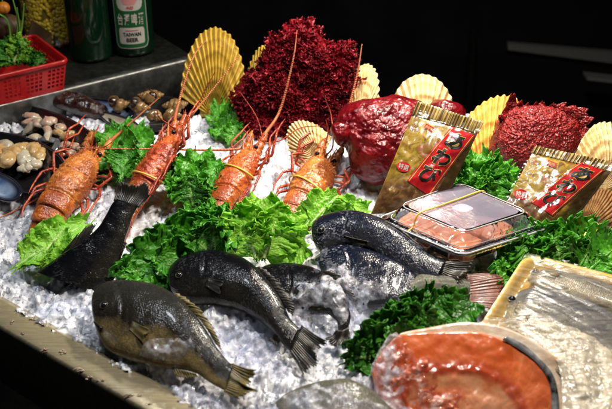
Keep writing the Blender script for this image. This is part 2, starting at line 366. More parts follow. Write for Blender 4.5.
M['meat_g'] = simple('shellfish_meat_grey', (.06, .065, .075), .2, (.25, .24, .22), 60, Coat_Weight=.5)
M['whelk'] = simple('whelk_shell', (.11, .055, .018), .28, (.30, .18, .065), 90, bump=.6, Coat_Weight=.4)
M['dim_panel'] = simple('dim_panel', (.30, .30, .28), .6, (.42, .42, .40), 8)
M['abalone'] = simple('wet_brown_flesh', (.008, .004, .003), .16, (.04, .014, .007), 80, bump=.9, bd=.003, Coat_Weight=.7)
M['red_plastic'] = simple('red_plastic', (.46, .012, .012), .3, (.38, .008, .010), 40)
M['glass_green'] = simple('green_bottle_glass', (.002, .016, .006), .10, Coat_Weight=.25)
M['lab_green'] = simple('label_green', (.008, .085, .022), .35)
M['lab_white'] = simple('label_white', (.46, .44, .40), .4)
M['lab_pink'] = simple('label_pink', (.55, .22, .22), .4)
M['lab_red'] = simple('label_red_ink', (.45, .04, .03), .4)
M['ink'] = simple('black_ink', (.006, .006, .006), .35)
M['bean'] = simple('yellow_bean', (.86, .66, .05), .28, (.66, .48, .03), 80)
M['wood'] = simple('brown_board', (.055, .028, .010), .55, (.09, .05, .02), 30)
M['rubber_y'] = simple('yellow_rubber', (.72, .42, .06), .4)
M['purple'] = simple('purple_radish_skin', (.10, .008, .02), .2)
M['orange'] = simple('orange_peel', (.60, .20, .015), .35, bump=.3, bsc=300)
M['sprout'] = simple('green_onion', (.10, .28, .03), .35, (.22, .45, .08), 20)
M['salmon'] = None
def salmon_mat():
    """st.y runs from 1 at the skin to 0 in the belly hollow; muscle bands follow the outline"""
    t = NT('salmon_flesh'); n = t.noise(22, det=5.0, dist=.6); x, y = t.sep(t.st())[0:2]
    c = t.mix(t.ramp(n, [(.35, 0.0), (.65, 1.0)]), (.46, .080, .018), (.66, .17, .05))
    yy = t.math('MULTIPLY_ADD', t.noise(30, det=4.0), .16, y)
    w = t.math('ABSOLUTE', t.math('SINE', t.math('MULTIPLY_ADD', x, 75.0, t.math('MULTIPLY_ADD', y, 14.0, t.math('MULTIPLY', n, 5.0)))))
    c = t.mix(t.math('MULTIPLY', t.math('MULTIPLY', t.ramp(w, [(.0, 1.0), (.22, 0.0)]), t.ramp(yy, [(.70, 0.0), (.8, 1.0)])), t.ramp(t.noise(26), [(.42, 0.0), (.6, .45)])), c, (.72, .34, .18))
    c = t.mix(t.ramp(yy, [(.66, 1.0), (.74, 0.0)]), c, t.ramp(t.noise(34, det=5.0), [(.36, (.48, .10, .035)), (.52, (.60, .26, .12)), (.66, (.66, .36, .20))]))
    c = t.mix(t.math('MULTIPLY', t.ramp(yy, [(.66, 0.0), (.70, 1.0), (.76, 1.0), (.82, 0.0)]), .7), c, (.26, .020, .008))
    c = t.mix(t.ramp(t.noise(9), [(.42, 0.0), (.64, .45)]), c, (.32, .032, .010))
    b = t.bump(t.noise(45, det=4.0), .25, .003)
    t.set(Base_Color=c, Roughness=t.ramp(n, [(.3, .14), (.7, .36)]), Normal=b, Subsurface_Weight=.25, Subsurface_Scale=.005, Subsurface_Radius=(1, .3, .15), Coat_Weight=.5); return t.m
M['salmon'] = salmon_mat()
M['salmon_pale'] = simple('salmon_belly_membrane', (.46, .11, .035), .25, (.56, .22, .09), 14, bump=.4, bd=.004, Coat_Weight=.6, Subsurface_Weight=.2, Subsurface_Scale=.005)
M['salmon_seam'] = simple('salmon_seam', (.30, .035, .012), .2, (.50, .13, .04), 60, Coat_Weight=.5)
M['salmon_fat'] = simple('salmon_fat', (.62, .54, .44), .28, (.50, .34, .22), 30, bump=.5, bd=.003, Coat_Weight=.5, Subsurface_Weight=.2, Subsurface_Scale=.005)
M['salmon_skin'] = simple('salmon_skin', (.006, .007, .009), .22, (.20, .21, .22), 75, Coat_Weight=.25)
def roe_mat():
    t = NT('wet_red_scraps'); n = t.noise(70, det=5.0); y = t.sep(t.st())[0]
    c = t.ramp(t.noise(55), [(.36, (.30, .03, .015)), (.5, (.50, .13, .06)), (.64, (.72, .50, .44))])
    t.set(Base_Color=c, Roughness=.08, Coat_Weight=.8, Normal=t.bump(t.vor(200, feature='SMOOTH_F1'), .8, .003, t.bump(t.noise(120), .8, .004)), Subsurface_Weight=.2, Subsurface_Scale=.004)
    tp = t.nd('ShaderNodeBsdfTransparent'); t.put(tp.inputs['Color'], (1, .93, .90))
    a = t.math('MULTIPLY', t.ramp(n, [(.38, .12), (.58, .95)]), t.ramp(y, [(0.0, .2), (.6, 1.0)]))
    m = t.nd('ShaderNodeMixShader'); t.put(m.inputs[0], a); t.l.new(tp.outputs[0], m.inputs[1]); t.l.new(t.b.outputs[0], m.inputs[2]); t.l.new(m.outputs[0], t.out.inputs[0]); return t.m
M['roe'] = roe_mat()
M['foam_y'] = simple('yellow_foam', (.58, .34, .03), .38, (.50, .28, .02), 50, bump=.15)
M['black_plastic'] = simple('black_plastic', (.008, .008, .009), .2, Coat_Weight=.4)
M['white_plastic'] = simple('clear_rim_plastic', (.55, .55, .55), .2, Transmission_Weight=.4)
def pouch_mat(name, gold, brown):
    """st.x across, st.y up the pouch"""
    t = NT(name); st = t.st(); x, y = t.sep(st)[0:2]
    co = t.comb(t.math('MULTIPLY', x, 1.0), t.math('MULTIPLY', y, 1.6))
    n = t.noise(3.4, co, 6.0, .6, 1.2); n2 = t.noise(9.0, co, 5.0, .6, .8)
    c = t.ramp(n, [(.36, brown), (.46, gold), (.56, tuple(q * .5 for q in gold)), (.66, (.26, .07, .02))])
    c = t.mix(t.ramp(n2, [(.60, 0.0), (.68, .45)]), c, (.48, .38, .16))
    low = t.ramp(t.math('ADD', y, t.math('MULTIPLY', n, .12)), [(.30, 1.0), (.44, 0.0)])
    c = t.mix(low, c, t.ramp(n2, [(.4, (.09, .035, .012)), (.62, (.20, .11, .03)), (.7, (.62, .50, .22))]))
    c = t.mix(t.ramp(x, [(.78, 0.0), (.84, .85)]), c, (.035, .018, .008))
    t.set(Base_Color=c, Roughness=.32, Coat_Weight=.2, Coat_Roughness=.12, Normal=t.bump(t.noise(24, det=3.0), .35, .004)); return t.m
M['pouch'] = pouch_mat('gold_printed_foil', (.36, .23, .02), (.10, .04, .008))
def seal_mat():
    t = NT('crimped_pouch_edge'); x = t.sep(t.st())[0]
    w = t.math('SINE', t.math('MULTIPLY', x, 150.0)); w2 = t.noise(26.0, t.comb(t.math('MULTIPLY', x, 1.0), 0.0))
    c = t.mix(t.ramp(w2, [(.42, 0.0), (.56, 1.0)]), (.07, .032, .012), (.42, .30, .09))
    t.set(Base_Color=c, Roughness=.25, Coat_Weight=.7, Normal=t.bump(w, .7, .0015)); return t.m
M['seal'] = seal_mat()
M['stripe'] = simple('red_print', (.50, .015, .018), .2, (.40, .010, .014), 30, Coat_Weight=.8)
M['gold'] = simple('gold_print', (.55, .40, .10), .3)
M['meat_box'] = simple('orange_raw_fish', (.70, .22, .09), .22, (.78, .36, .20), 45, Coat_Weight=.5, Subsurface_Weight=.25, Subsurface_Scale=.005)
M['tag_y'] = simple('yellow_tag', (.80, .66, .02), .3)
M['ice_fill'] = M['chip']
# ---------------------------------------------------------------- setting
def zbase(x, y):
    s = np.clip((y - 1.08) / .35, 0, 1); return .045 * s * s * (3 - 2 * s)
MOUNDS = []   # (u, v, radius_m, height)
for a in [(248, 322, .034, .026), (285, 335, .035, .020), (215, 318, .02, .014), (325, 285, .030, .012), (360, 262, .05, .022), (345, 310, .04, .014), (90, 292, .035, .012),
          (430, 268, .035, .018), (140, 352, .03, .008), (385, 360, .03, .012), (260, 385, .05, .010), (470, 300, .04, .012), (290, 165, .04, .012), (355, 180, .05, .012), (240, 165, .03, .010)]:
    p = onz(a[0], a[1], .0); MOUNDS.append((p[0], p[1], a[2], a[3]))
A1, A2 = onz(0, 303, 0), onz(160, 393, 0)          # inner line of the front lip
E1, E2 = onz(0, 105, .085), onz(165, 65, .085)     # edge of the raised steel shelf at the back left
nA = unit(V(-(A2 - A1)[1], (A2 - A1)[0], 0)); eE = unit(E2 - E1); nE = unit(V(-eE[1], eE[0], 0))
BACKY = 1.47
B1 = onz(436, 101, .05)
def icez(x, y, detail=True):
    x = np.asarray(x, float); y = np.asarray(y, float)
    z = zbase(x, y)
    for mx, my, r, h in MOUNDS: z = z + h * np.exp(-((x - mx) ** 2 + (y - my) ** 2) / (r * r))
    P = np.stack([x, y, x * 0], -1)
    z = z + .006 * fbm(P * 14, 3, 5)
    if detail:
        k = .5 + .5 * vn(P * 22, 3)
        z = z + .0110 * (cells(x, y, .021, 11) - .5) * (.4 + k) + .0050 * (cells(x, y, .010, 31) - .5) + .0028 * fbm(P * 170, 3, 9)
    return z
def build_ice():
    xs = np.arange(-.80, .80, .0021); ys = np.arange(.66, BACKY, .0021)
    X, Y = np.meshgrid(xs, ys, indexing='ij')
    Z = icez(X, Y)
    P = np.stack([X, Y, Z], -1)
    dA = (X - A1[0]) * nA[0] + (Y - A1[1]) * nA[1]; dE = (X - E1[0]) * nE[0] + (Y - E1[1]) * nE[1]
    dB = (X - B1[0]) * nA[0] + (Y - B1[1]) * nA[1]
    ok = (dA > -.004) & (dE < .006) & (dB < 0)
    mb = MB(); mb.grid(P, mask=ok[:-1, :-1])
    return tag(mk('crushed_ice_bed', mb, M['ice'], origin=(0, 1.1, 0), smooth=True), kind='structure')
ICE = build_ice()
def slab(name, pts, z0, z1, mat, kind='structure', bevel=.002):
    n = len(pts); mb = MB()
    v = [(p[0], p[1], z0) for p in pts] + [(p[0], p[1], z1) for p in pts]
    mb.add(v, [tuple(range(n))[::-1], tuple(range(n, 2 * n))] + [(i, (i + 1) % n, n + (i + 1) % n, n + i) for i in range(n)])
    return tag(mk(name, mb, mat, smooth=False, bevel=bevel), kind=kind)
dA_ = unit(A2 - A1); LA = A1 - dA_ * .6; LB = A2 + dA_ * .5
# folded front lip: flat top, rolled outer edge, drop
O1 = onz(0, 328, .0); wl = abs(np.dot(O1 - A1, nA))
prof = [(.012, -.02), (.010, .000), (0, .0045), (-wl * .5, .0050), (-wl * .95, .0045), (-wl, .003), (-wl - .001, -.002), (-wl + .001, -.012), (-wl + .004, -.10)]
mb = MB(); Q = []
for s in np.linspace(0, 1, 60):
    b = LA * (1 - s) + LB * s
    w = .0006 * math.sin(s * 23)
    Q.append([V(b[0], b[1], 0) + nA * (p[0]) + V(0, 0, p[1] + w) for p in prof])
mb.grid(np.array(Q))
tag(mk('tray_lip', mb, M['steel_lip'], solid=.0012), kind='structure')
rs = np.random.RandomState(5); mb = MB()
for u, v, a, L_ in [(44, 350, .5, .007), (61, 351, .2, .004), (64, 353, .2, .004), (80, 370, .3, .008), (100, 380, .2, .004), (128, 396, .4, .009), (140, 397, .2, .005), (23, 334, .4, .003), (33, 319, 1., .004), (90, 378, .2, .003), (150, 404, .4, .005), (12, 322, .4, .003)]:
    for k in range(4):
        p = onz(u + rs.normal(0, 1.2), v + rs.normal(0, .8), .0052); d = V(math.cos(a + rs.normal(0, .3)), math.sin(a), 0); q = L_ * rs.uniform(.3, .7)
        mb.tube(cr([p - d * q, p + V(0, 0, .001) + rs.normal(0, .0006, 3), p + d * q], 7), np.array([.3, .8, 1, .9, 1, .7, .3]) * rs.uniform(.0008, .0016), 6, flat=.6)
M['scrap'] = simple('wet_brown_scraps', (.10, .05, .02), .2, (.48, .40, .30), 180, Coat_Weight=.6)
tag(mk('scraps', mb, M['scrap']), 'small wet brown scraps stuck along the steel lip of the tray', 'scraps', kind='stuff')
# raised shelf
sb = [E1 - eE * .5, E2 + eE * .06, E2 + eE * .06 + nE * .75, E1 - eE * .5 + nE * .75]
slab('steel_shelf', sb, .079, .085, M['steel_dark'])
mb = MB(); Q = []
for s in np.linspace(0, 1, 30):
    b = (E1 - eE * .5) * (1 - s) + (E2 + eE * .062) * s
    Q.append([V(b[0], b[1], 0) - nE * p[0] + V(0, 0, p[1]) for p in [(-.012, .0862), (0, .0868), (.003, .086), (.004, .083), (.0035, .078), (.002, -.02)]])
mb.grid(np.array(Q)); tag(mk('shelf_edge', mb, steel_mat('shelf_edge_steel', (.22, .23, .22), .4), solid=.001), kind='structure')
q1 = B1 - dA_ * .06; q2 = B1 + dA_ * .75
slab('tray_back_wall', [q1 + nA * .001, q2 + nA * .001, q2 + nA * .006, q1 + nA * .006], -.10, .040, M['steel_dark'], bevel=.001)
slab('tray_back_wall', [(q1[0], BACKY + .004, 0), (q1[0], BACKY + .010, 0), (-.25, BACKY + .010, 0), (-.25, BACKY + .004, 0)], -.10, .040, M['steel_dark'], bevel=.001)
# floor, far counter
slab('floor', [(-5, -2, 0), (5, -2, 0), (5, 6, 0), (-5, 6, 0)], -.92, -.90, M['black'], bevel=0)
slab('back_wall', [(-5, 3.6, 0), (5, 3.6, 0), (5, 3.7, 0), (-5, 3.7, 0)], -.9, 3.0, M['backpaint'], bevel=0)
# dark cabinet behind the stall with a steel strip
p1, p2 = ony(508, 44, 2.5), ony(680, 58, 2.5); p3, p4 = ony(508, 50, 2.5), ony(680, 72, 2.5)
root = thing('dark_cabinet', (0.4, 2.52, -.9), 'dark cabinet far behind the seafood with a dull steel strip along it', 'cabinet')
mb = MB(); mb.box((.55, 2.80, -.25), (1.1, 0, 0), (0, .26, 0), (0, 0, .64)); mk('body', mb, M['backpaint'], root, smooth=False, bevel=.004)
mb = MB(); q = [p1, p2, p4, p3]; mb.add([p + V(0, .0, 0) for p in q] + [p + V(0, .02, 0) for p in q], [(3, 2, 1, 0), (4, 5, 6, 7), (0, 1, 5, 4), (1, 2, 6, 5), (2, 3, 7, 6), (3, 0, 4, 7)])
M['strip'] = simple('dull_steel_strip', (.30, .30, .29), .6)
mk('steel_strip', mb, M['strip'], root, smooth=False)
# ---------------------------------------------------------------- fish
def fin_sheet(base, tip, rays, jag=.12, nu=None, thick=.0008, seed=0, N=None, wav=.0015):
    """fan of rays between a base line and a ragged tip line (world points)"""
    nu = nu or rays * 6; B = cr(base, nu); T = cr(tip, nu); nv = 12
    ph = np.linspace(0, rays, nu); k = 1 - jag * .6 * np.abs(((ph + .5) % 1) - .5) * 2 - jag * .9 * (h3(np.floor(ph), ph * 0, ph * 0, seed))
    s = np.linspace(0, 1, nv)[None, :, None]
    P = B[:, None] + (T - B)[:, None] * s * k[:, None, None]
    if N is not None: P = P + np.asarray(N) * ((.0004 * np.cos(ph * 2 * PI))[:, None, None] + wav * np.sin(ph * .9 + seed)[:, None, None] * s + wav * .6 * np.sin(s * 5 + seed))
    st = np.zeros(P.shape); st[..., 0] = (ph / rays)[:, None]; st[..., 1] = s[..., 0]
    mb = MB(); mb.grid(P, st=st); return mb
def fish(label, group, pts, N, anchor, thick, mat, finmat, tail, dorsal=None, anal=None, pect=None, eye=None, gill=None, mouth=None, rays=60, headc=None, snout_round=.5, name='whole_fish'):
    """pts: (u_dorsal, v_dorsal, u_ventral, v_ventral) stations from snout to tail root, on the plane of the flank"""
    A = np.asarray(anchor, float)
    if isinstance(N, float):
        h = onz(pts[0][0], (pts[0][1] + pts[0][3]) / 2, A[2]); q = onz(pts[-1][0], (pts[-1][1] + pts[-1][3]) / 2, A[2]); ax = q - h; pr = unit(V(ax[1], -ax[0], 0)); pr = pr if pr[1] < 0 else -pr
        N = unit(V(0, 0, 1) + pr * N)
    N = unit(N); W = lambda u, v, k=0.0: onp(u, v, A + N * k, N)
    D = np.array([W(a, b) for a, b, c, d in pts]); E = np.array([W(c, d) for a, b, c, d in pts])
    n = 110; D = cr(D, n); E = cr(E, n); C = (D + E) / 2; H = (D - E) / 2; hl = np.linalg.norm(H, axis=1); hm = hl.max()
    t = np.linspace(0, 1, n)
    wd = thick * (hl / hm) ** .75 * np.where(t < .25, 1, 1) * (1 - .35 * np.clip((t - .6) / .4, 0, 1))
    na = 48; a = np.linspace(0, 2 * PI, na, endpoint=False)
    ca, sa = np.cos(a), np.sin(a)
    sa2 = np.sign(sa) * np.abs(sa) ** .9
    P = C[:, None] + H[:, None] * ca[None, :, None] + N * (wd[:, None] * sa2)[..., None]
    # round the snout off
    s = np.concatenate([[0], np.cumsum(np.linalg.norm(np.diff(C, axis=0), axis=1))])
    st = np.zeros(P.shape); st[..., 0] = s[:, None]; st[..., 1] = ca[None]; st[..., 2] = sa[None]
    P = P + N * (.0020 * fbm(P * 45, 4, 3))[..., None]
    # gill cover groove and lateral line
    if gill is not None:
        g0 = gill; gs = s[:, None] - s[-1] * (g0 - .05 + .11 * (1 - ca[None] ** 2))
        groove = np.exp(-(gs / .0022) ** 2) * np.clip((.9 - np.abs(ca)[None]) * 6, 0, 1) - .45 * np.exp(-((gs + .004) / .003) ** 2) * np.clip((.9 - np.abs(ca)[None]) * 6, 0, 1)
        P = P - N * (.0014 * groove * (sa[None] > 0))[..., None]
    global FN
    FN += 1; root = thing(name, (C[n // 2][0], C[n // 2][1], min(P[..., 2].min(), .05)), label, 'fish', group)
    root['fn'] = FN; mb = MB(); mb.grid(P, cv=True, st=st); mb.cap(P[0][::-1]); mb.cap(P[-1]); mk('body', mb, mat, root)
    if tail:
        b, tp = tail; mk('tail_fin', fin_sheet([W(*q) for q in b], [W(*q) for q in tp], 16, .16, seed=2, N=N, wav=.003), finmat, root, solid=.0012)
    if dorsal:
        b, tp = dorsal; mk('dorsal_fin', fin_sheet([W(*q) for q in b], [W(*q) for q in tp], 14, .3, seed=5, N=N), finmat, root, solid=.001)
    if anal:
        b, tp = anal; mk('anal_fin', fin_sheet([W(*q) for q in b], [W(*q) for q in tp], 9, .25, seed=8, N=N), finmat, root, solid=.001)
    def surf(u, v):                          # point of the near flank under a pixel
        p = W(u, v)
        for _ in range(4):
            i = int(np.argmin(np.linalg.norm(C - p, axis=1))); q = np.dot(p - C[i], unit(H[i])) / hl[i]
            p = W(u, v, wd[i] * math.sqrt(max(0, 1 - min(1, q * q))))
        return p
    if pect:
        b, tp = pect; mk('pectoral_fin', fin_sheet([surf(*q) + N * .001 for q in b], [surf(*q) + N * .004 for q in tp], 10, .15, seed=3, N=N), finmat, root, solid=.0008)
    if eye:
        e = surf(*eye[:2]); r = eye[2]
        mb = MB(); mb.ball(e + N * (-.3 * r), r, 20, 14); ey = mk('eye', mb, M['eye'], root)
        k = np.linspace(0, 2 * PI, 24, endpoint=False); u1 = unit(np.cross(N, (0, 0, 1))); u2 = np.cross(N, u1)
        ring = np.array([e + N * (r * .12) + (u1 * math.cos(q) + u2 * math.sin(q)) * r * .98 for q in k])
        mb = MB(); mb.tube(np.vstack([ring, ring[:1]]), r * .10, 8); mk('iris', mb, M['iris'], ey)
    if mouth:
        mb = MB(); mb.tube(cr([surf(*q) + N * .0002 for q in mouth], 14), [.0008 + .0012 * math.sin(PI * i / 13) for i in range(14)], 6); mk('mouth', mb, M['eye'], root)
    return root
M['iris'] = simple('fish_iris', (.02, .017, .010), .3, (.05, .04, .02), 200)
FN = 0
NF = V(-.05, -.55, .83)
# front left grey-brown fish
fish('grey-brown fish with olive tail lying nearest the steel lip of the tray', None,
     [(93, 306, 95, 322), (96, 291, 100, 337), (108, 283, 108, 350), (125, 281, 122, 357), (145, 283, 143, 364), (165, 289, 163, 368), (185, 303, 182, 369), (203, 325, 196, 373), (216, 346, 205, 379), (227, 360, 214, 385), (234, 366, 226, 391)],
     .55, onz(150, 330, .032), .020, M['fish_grey'], M['fin_olive'],
     tail=([(232, 364), (229, 378), (224, 392)], [(259, 372), (249, 388), (259, 391), (240, 399)]),
     dorsal=([(172, 294), (190, 308), (206, 328), (216, 344)], [(182, 293), (204, 312), (218, 335), (221, 349)]),
     anal=([(172, 368), (184, 371), (196, 374)], [(176, 378), (188, 379), (198, 377)]), pect=([(133, 322), (130, 330)], [(152, 332), (146, 345)]),
     eye=(104, 305, .0048), gill=.17, mouth=[(94, 322), (99, 327), (103, 328)])
# black fish in the middle
fish('large black fish with frayed dark tail in the middle of the tray', None,
     [(169, 275, 170, 284), (173, 267, 173, 293), (184, 258, 180, 300), (200, 253, 192, 303), (220, 252, 214, 304), (240, 257, 237, 309), (257, 268, 252, 316), (272, 285, 266, 326), (283, 303, 277, 337), (290, 318, 284, 346), (300, 329, 291, 352)],
     .55, onz(228, 290, .040), .022, M['fish_black'], M['fin_black'],
     tail=([(302, 326), (297, 338), (290, 352)], [(330, 344), (318, 352), (318, 366), (304, 375)]),
     dorsal=([(256, 267), (270, 282), (282, 300), (288, 312)], [(264, 266), (282, 284), (295, 303), (293, 314)]),
     anal=([(275, 334), (280, 341)], [(268, 340), (276, 348)]),
     eye=(179, 275, .0042), gill=.2, mouth=[(170, 284), (175, 288), (180, 289)], pect=([(208, 278), (206, 286)], [(226, 284), (222, 296)]))
fish('black fish with hooked tail behind the middle one, flank covered by ice', None,
     [(255, 276, 262, 300), (266, 267, 270, 306), (285, 264, 285, 310), (305, 266, 303, 312), (322, 272, 318, 314), (336, 282, 328, 314), (344, 296, 333, 318), (350, 312, 337, 322), (350, 322, 338, 328), (347, 330, 338, 332)],
     .5, onz(300, 290, .040), .016, M['fish_black'], M['fin_black'],
     tail=([(349, 328), (343, 331), (337, 331)], [(351, 343), (340, 349), (330, 345), (325, 339)]),
     dorsal=([(322, 271), (334, 279), (343, 291)], [(332, 270), (348, 281), (357, 300)]), gill=.25)
fish('blue-black fish with glinting scales arched in front of the clear box', None,
     [(313, 232, 313, 240), (315, 224, 317, 249), (325, 217, 326, 256), (342, 213, 338, 250), (360, 213, 350, 248), (380, 220, 368, 252), (400, 232, 388, 262), (418, 246, 405, 274), (432, 256, 420, 282), (446, 262, 436, 286)],
     .65, onz(370, 245, .052), .024, M['fish_blue'], M['fin_black'],
     tail=([(444, 262), (441, 274), (436, 287)], [(476, 262), (466, 276), (452, 292), (440, 298)]),
     dorsal=([(360, 213), (385, 222), (408, 237)], [(372, 213), (397, 226), (420, 245)]), gill=.2,
     eye=(321, 230, .0050), mouth=[(313, 240), (318, 244), (323, 244)], pect=([(344, 236), (341, 244)], [(372, 244), (364, 254)]))
fish('dark fish lying under heaped ice just below the blue-black one', None,
     [(318, 258, 322, 275), (330, 248, 330, 292), (350, 246, 348, 304), (375, 252, 370, 308), (400, 263, 395, 306), (418, 278, 410, 304), (430, 288, 424, 304)],
     .5, onz(370, 280, .036), .016, M['fish_blue'], M['fin_black'],
     tail=([(428, 287), (426, 295), (424, 304)], [(448, 286), (444, 298), (444, 312)]), gill=.25)
fish('pale grey fish mostly sunk in ice at the bottom edge of the photo', None,
     [(276, 402, 276, 406), (290, 392, 288, 416), (315, 383, 312, 428), (345, 380, 342, 432), (368, 388, 362, 430), (385, 402, 378, 424), (398, 414, 392, 422)],
     .3, onz(330, 405, .018), .014, M['fish_pale'], M['fin_olive'], tail=([(398, 413), (395, 418), (392, 423)], [(414, 420), (410, 428), (404, 436)]), gill=.22)
# fish with its head buried: peduncle and fins stand out of the ice
fish('black fish with buried head and thick tail raised beside the leftmost lettuce', None,
     [(36, 272, 96, 294), (52, 262, 110, 284), (68, 250, 117, 270), (84, 240, 120, 256), (98, 228, 125, 240), (106, 216, 129, 227), (111, 206, 133, 215), (116, 199, 138, 206)],
     V(-.1, -.72, .68), onz(85, 262, .030), .020, M['fish_black'], M['fin_black'], tail=([(114, 201), (126, 204), (139, 208)], [(119, 183), (124, 180), (136, 184), (147, 181), (152, 192)]),
     dorsal=([(52, 264), (70, 252), (86, 242)], [(66, 248), (85, 226), (97, 222)]), anal=([(118, 264), (120, 254), (124, 242)], [(112, 282), (120, 262), (127, 243)]))
# rosy tail fin beside the lettuce
root = thing('whole_fish', onz(455, 300, .01), 'fish under ice with rosy tail showing beside the dark green leaf', 'fish')
N_ = unit(V(.05, -.5, .86)); A_ = onz(470, 292, .035); W_ = lambda u, v: onp(u, v, A_, N_)
mb = MB(); Cc = cr([W_(395, 292), W_(420, 288), W_(445, 286), W_(470, 287)], 40); rr = np.interp(np.linspace(0, 1, 40), [0, .1, .4, 1], [.002, .014, .022, .014])
mb.tube(Cc - N_ * .012, rr, 24, up=N_); mk('body', mb, M['fish_pale'], root)
mk('tail_fin', fin_sheet([W_(466, 274), W_(468, 288), W_(468, 304)], [W_(494, 273), W_(503, 278), W_(504, 290), W_(494, 310)], 12, .06, seed=4, N=N_), M['fin_rose'], root, solid=.0015)
# ---------------------------------------------------------------- spiny lobsters
def lobster(label, rear, front, width, roll, ants, curl=1.0, nseg=5, seglen=.17, seed=0, band=False, thin=(), legs=1.0, leg_side=(1, -1), tail_fan=True, shell='lob'):
    rnd = random.Random(seed)
    R_ = onz(*rear); F_ = onz(*front)
    fx = unit(F_ - R_); L = np.linalg.norm(F_ - R_)
    up0 = unit(V(0, -.62, .78)); dz = unit(up0 - fx * np.dot(up0, fx)); sy = np.cross(dz, fx)
    c, s_ = math.cos(roll), math.sin(roll); dz, sy = c * dz + s_ * sy, c * sy - s_ * dz
    T = lambda x, y, z: R_ + fx * (x * L) + sy * (y * width) + dz * (z * width)     # x in body lengths, y,z in body widths
    def TT(P): P = np.asarray(P); return R_ + P[..., 0:1] * L * fx + P[..., 1:2] * width * sy + P[..., 2:3] * width * dz
    root = thing('spiny_lobster', R_ - V(0, 0, .02), label, 'lobster', 'orange spiny lobsters standing in the ice')
    # carapace
    n, na = 90, 72; x = np.linspace(0, 1, n); a = np.linspace(0, 2 * PI, na, endpoint=False)
    w = np.interp(x, [0, .04, .3, .62, .85, 1], [.40, .45, .50, .47, .38, .26]); hd = np.interp(x, [0, .04, .3, .7, 1], [.34, .40, .44, .38, .22]); hv = np.interp(x, [0, .5, 1], [.26, .24, .16])
    ca, sa = np.cos(a), np.sin(a)
    P = np.stack([np.broadcast_to(x[:, None], (n, na)), w[:, None] * np.sign(ca) * np.abs(ca) ** .85, np.where(sa > 0, hd[:, None] * np.abs(sa) ** .9, -hv[:, None] * np.abs(sa) ** .7)], -1)
    nr = np.stack([P[..., 0] * 0, ca * np.ones((n, 1)), sa * np.ones((n, 1))], -1)
    bump = .030 * fbm(P * V(16, 11, 11), 4, seed) + .03 * np.maximum(0, vn(P * V(30, 18, 18), seed + 5)) ** 2 * 2
    groove = -.03 * np.exp(-((x - .50 + .0) / .015) ** 2)[:, None] * (sa > .1) - .05 * np.exp(-((x - .06) / .015) ** 2)[:, None]
    P = P + nr * (bump + groove)[..., None]
    mb = MB(); mb.grid(TT(P), cv=True); mb.cap(TT(P[0])[::-1]); mb.cap(TT(P[-1]))
    for i in range(150):
        xx = rnd.uniform(.12, 1.0) ** .8; aa = rnd.uniform(.12, PI - .12)
        ww = np.interp(xx, x, w); hh = np.interp(xx, x, hd); k = .6 + .9 * xx
        p = TT(V(xx, ww * math.cos(aa), hh * math.sin(aa) ** .9)); d = unit(sy * math.cos(aa) + dz * math.sin(aa) + fx * .9)
        mb.cone(p - d * .001, d, width * .055 * k * rnd.uniform(.7, 1.4), width * .017 * k, 5)
    cara = mk('carapace', mb, M[shell], root)
    # abdomen: overlapping rings curling down
    ang = 0; p = V(.03, 0, .03); pos = []
    for i in range(nseg):
        pos.append((p.copy(), ang)); ang += .16 * curl * (1 + i * .35); p = p + V(-math.cos(ang) * seglen, 0, -math.sin(ang) * seglen * L / width)
    for i, (p, ang) in enumerate(pos):
        wk = .43 - .035 * i; hk = .34 - .03 * i
        xs = np.linspace(0, 1, 14); mb = MB(); rows = []
        for q in xs:
            rr = 1.0 + .06 * math.sin(PI * min(1, q * 1.5)) - .10 * (q > .85) * (q - .85) / .15 - .05 * math.exp(-((q - .35) / .05) ** 2)
            loc = np.stack([np.full(na, 0.0), wk * rr * np.sign(ca) * np.abs(ca) ** .8, np.where(sa > 0, hk * np.abs(sa) ** .9, -hk * .55 * np.abs(sa)) * rr], -1)
            back = q * seglen * 1.25; cx = p[0] - math.cos(ang) * back; cz = p[2] - math.sin(ang) * back * L / width
            zz = loc[:, 2]; loc[:, 0] = cx + -math.sin(ang) * zz * width / L * 1.0; loc[:, 2] = cz + math.cos(ang) * zz
            loc = loc + .008 * vn(loc * 20, seed + i)[:, None]
            rows.append(TT(loc))
        mb.grid(np.array(rows), cv=True); mb.cap(rows[0][::-1]); mb.cap(rows[-1])
        for sgn in (-1, 1):
            pp = rows[9][0 if sgn > 0 else na // 2]; mb.cone(pp - sy * sgn * .002, unit(sy * sgn * .5 - dz - fx * .6), width * .15, width * .05, 6)
        mk('tail_segment', mb, M['lob_tail'], root)
    p, ang = pos[-1]; p = p + V(-math.cos(ang) * seglen, 0, -math.sin(ang) * seglen * L / width)
    if tail_fan:
        mb = MB(); bd = -fx * math.cos(ang) - dz * math.sin(ang)
        for k in (-2, -1, 0, 1, 2):
            d = unit(bd + sy * k * .42); s0 = TT(p) + sy * k * .1 * width; sd = unit(np.cross(d, dz)); nn = np.cross(sd, d)
            U, Vv = np.meshgrid(np.linspace(0, 1, 12), np.linspace(-1, 1, 9), indexing='ij')
            G = s0 + d * (U * width * .5)[..., None] + sd * (Vv * width * .13 * np.sqrt(np.sin(np.clip(U * .9 + .08, 0, 1) * PI)))[..., None] + nn * (-.04 * width * Vv ** 2 + .006 * np.sin(Vv * 20) * width)[..., None]
            mb.grid(G)
        mk('tail_fan', mb, M['lob_tail'], root, solid=.002)
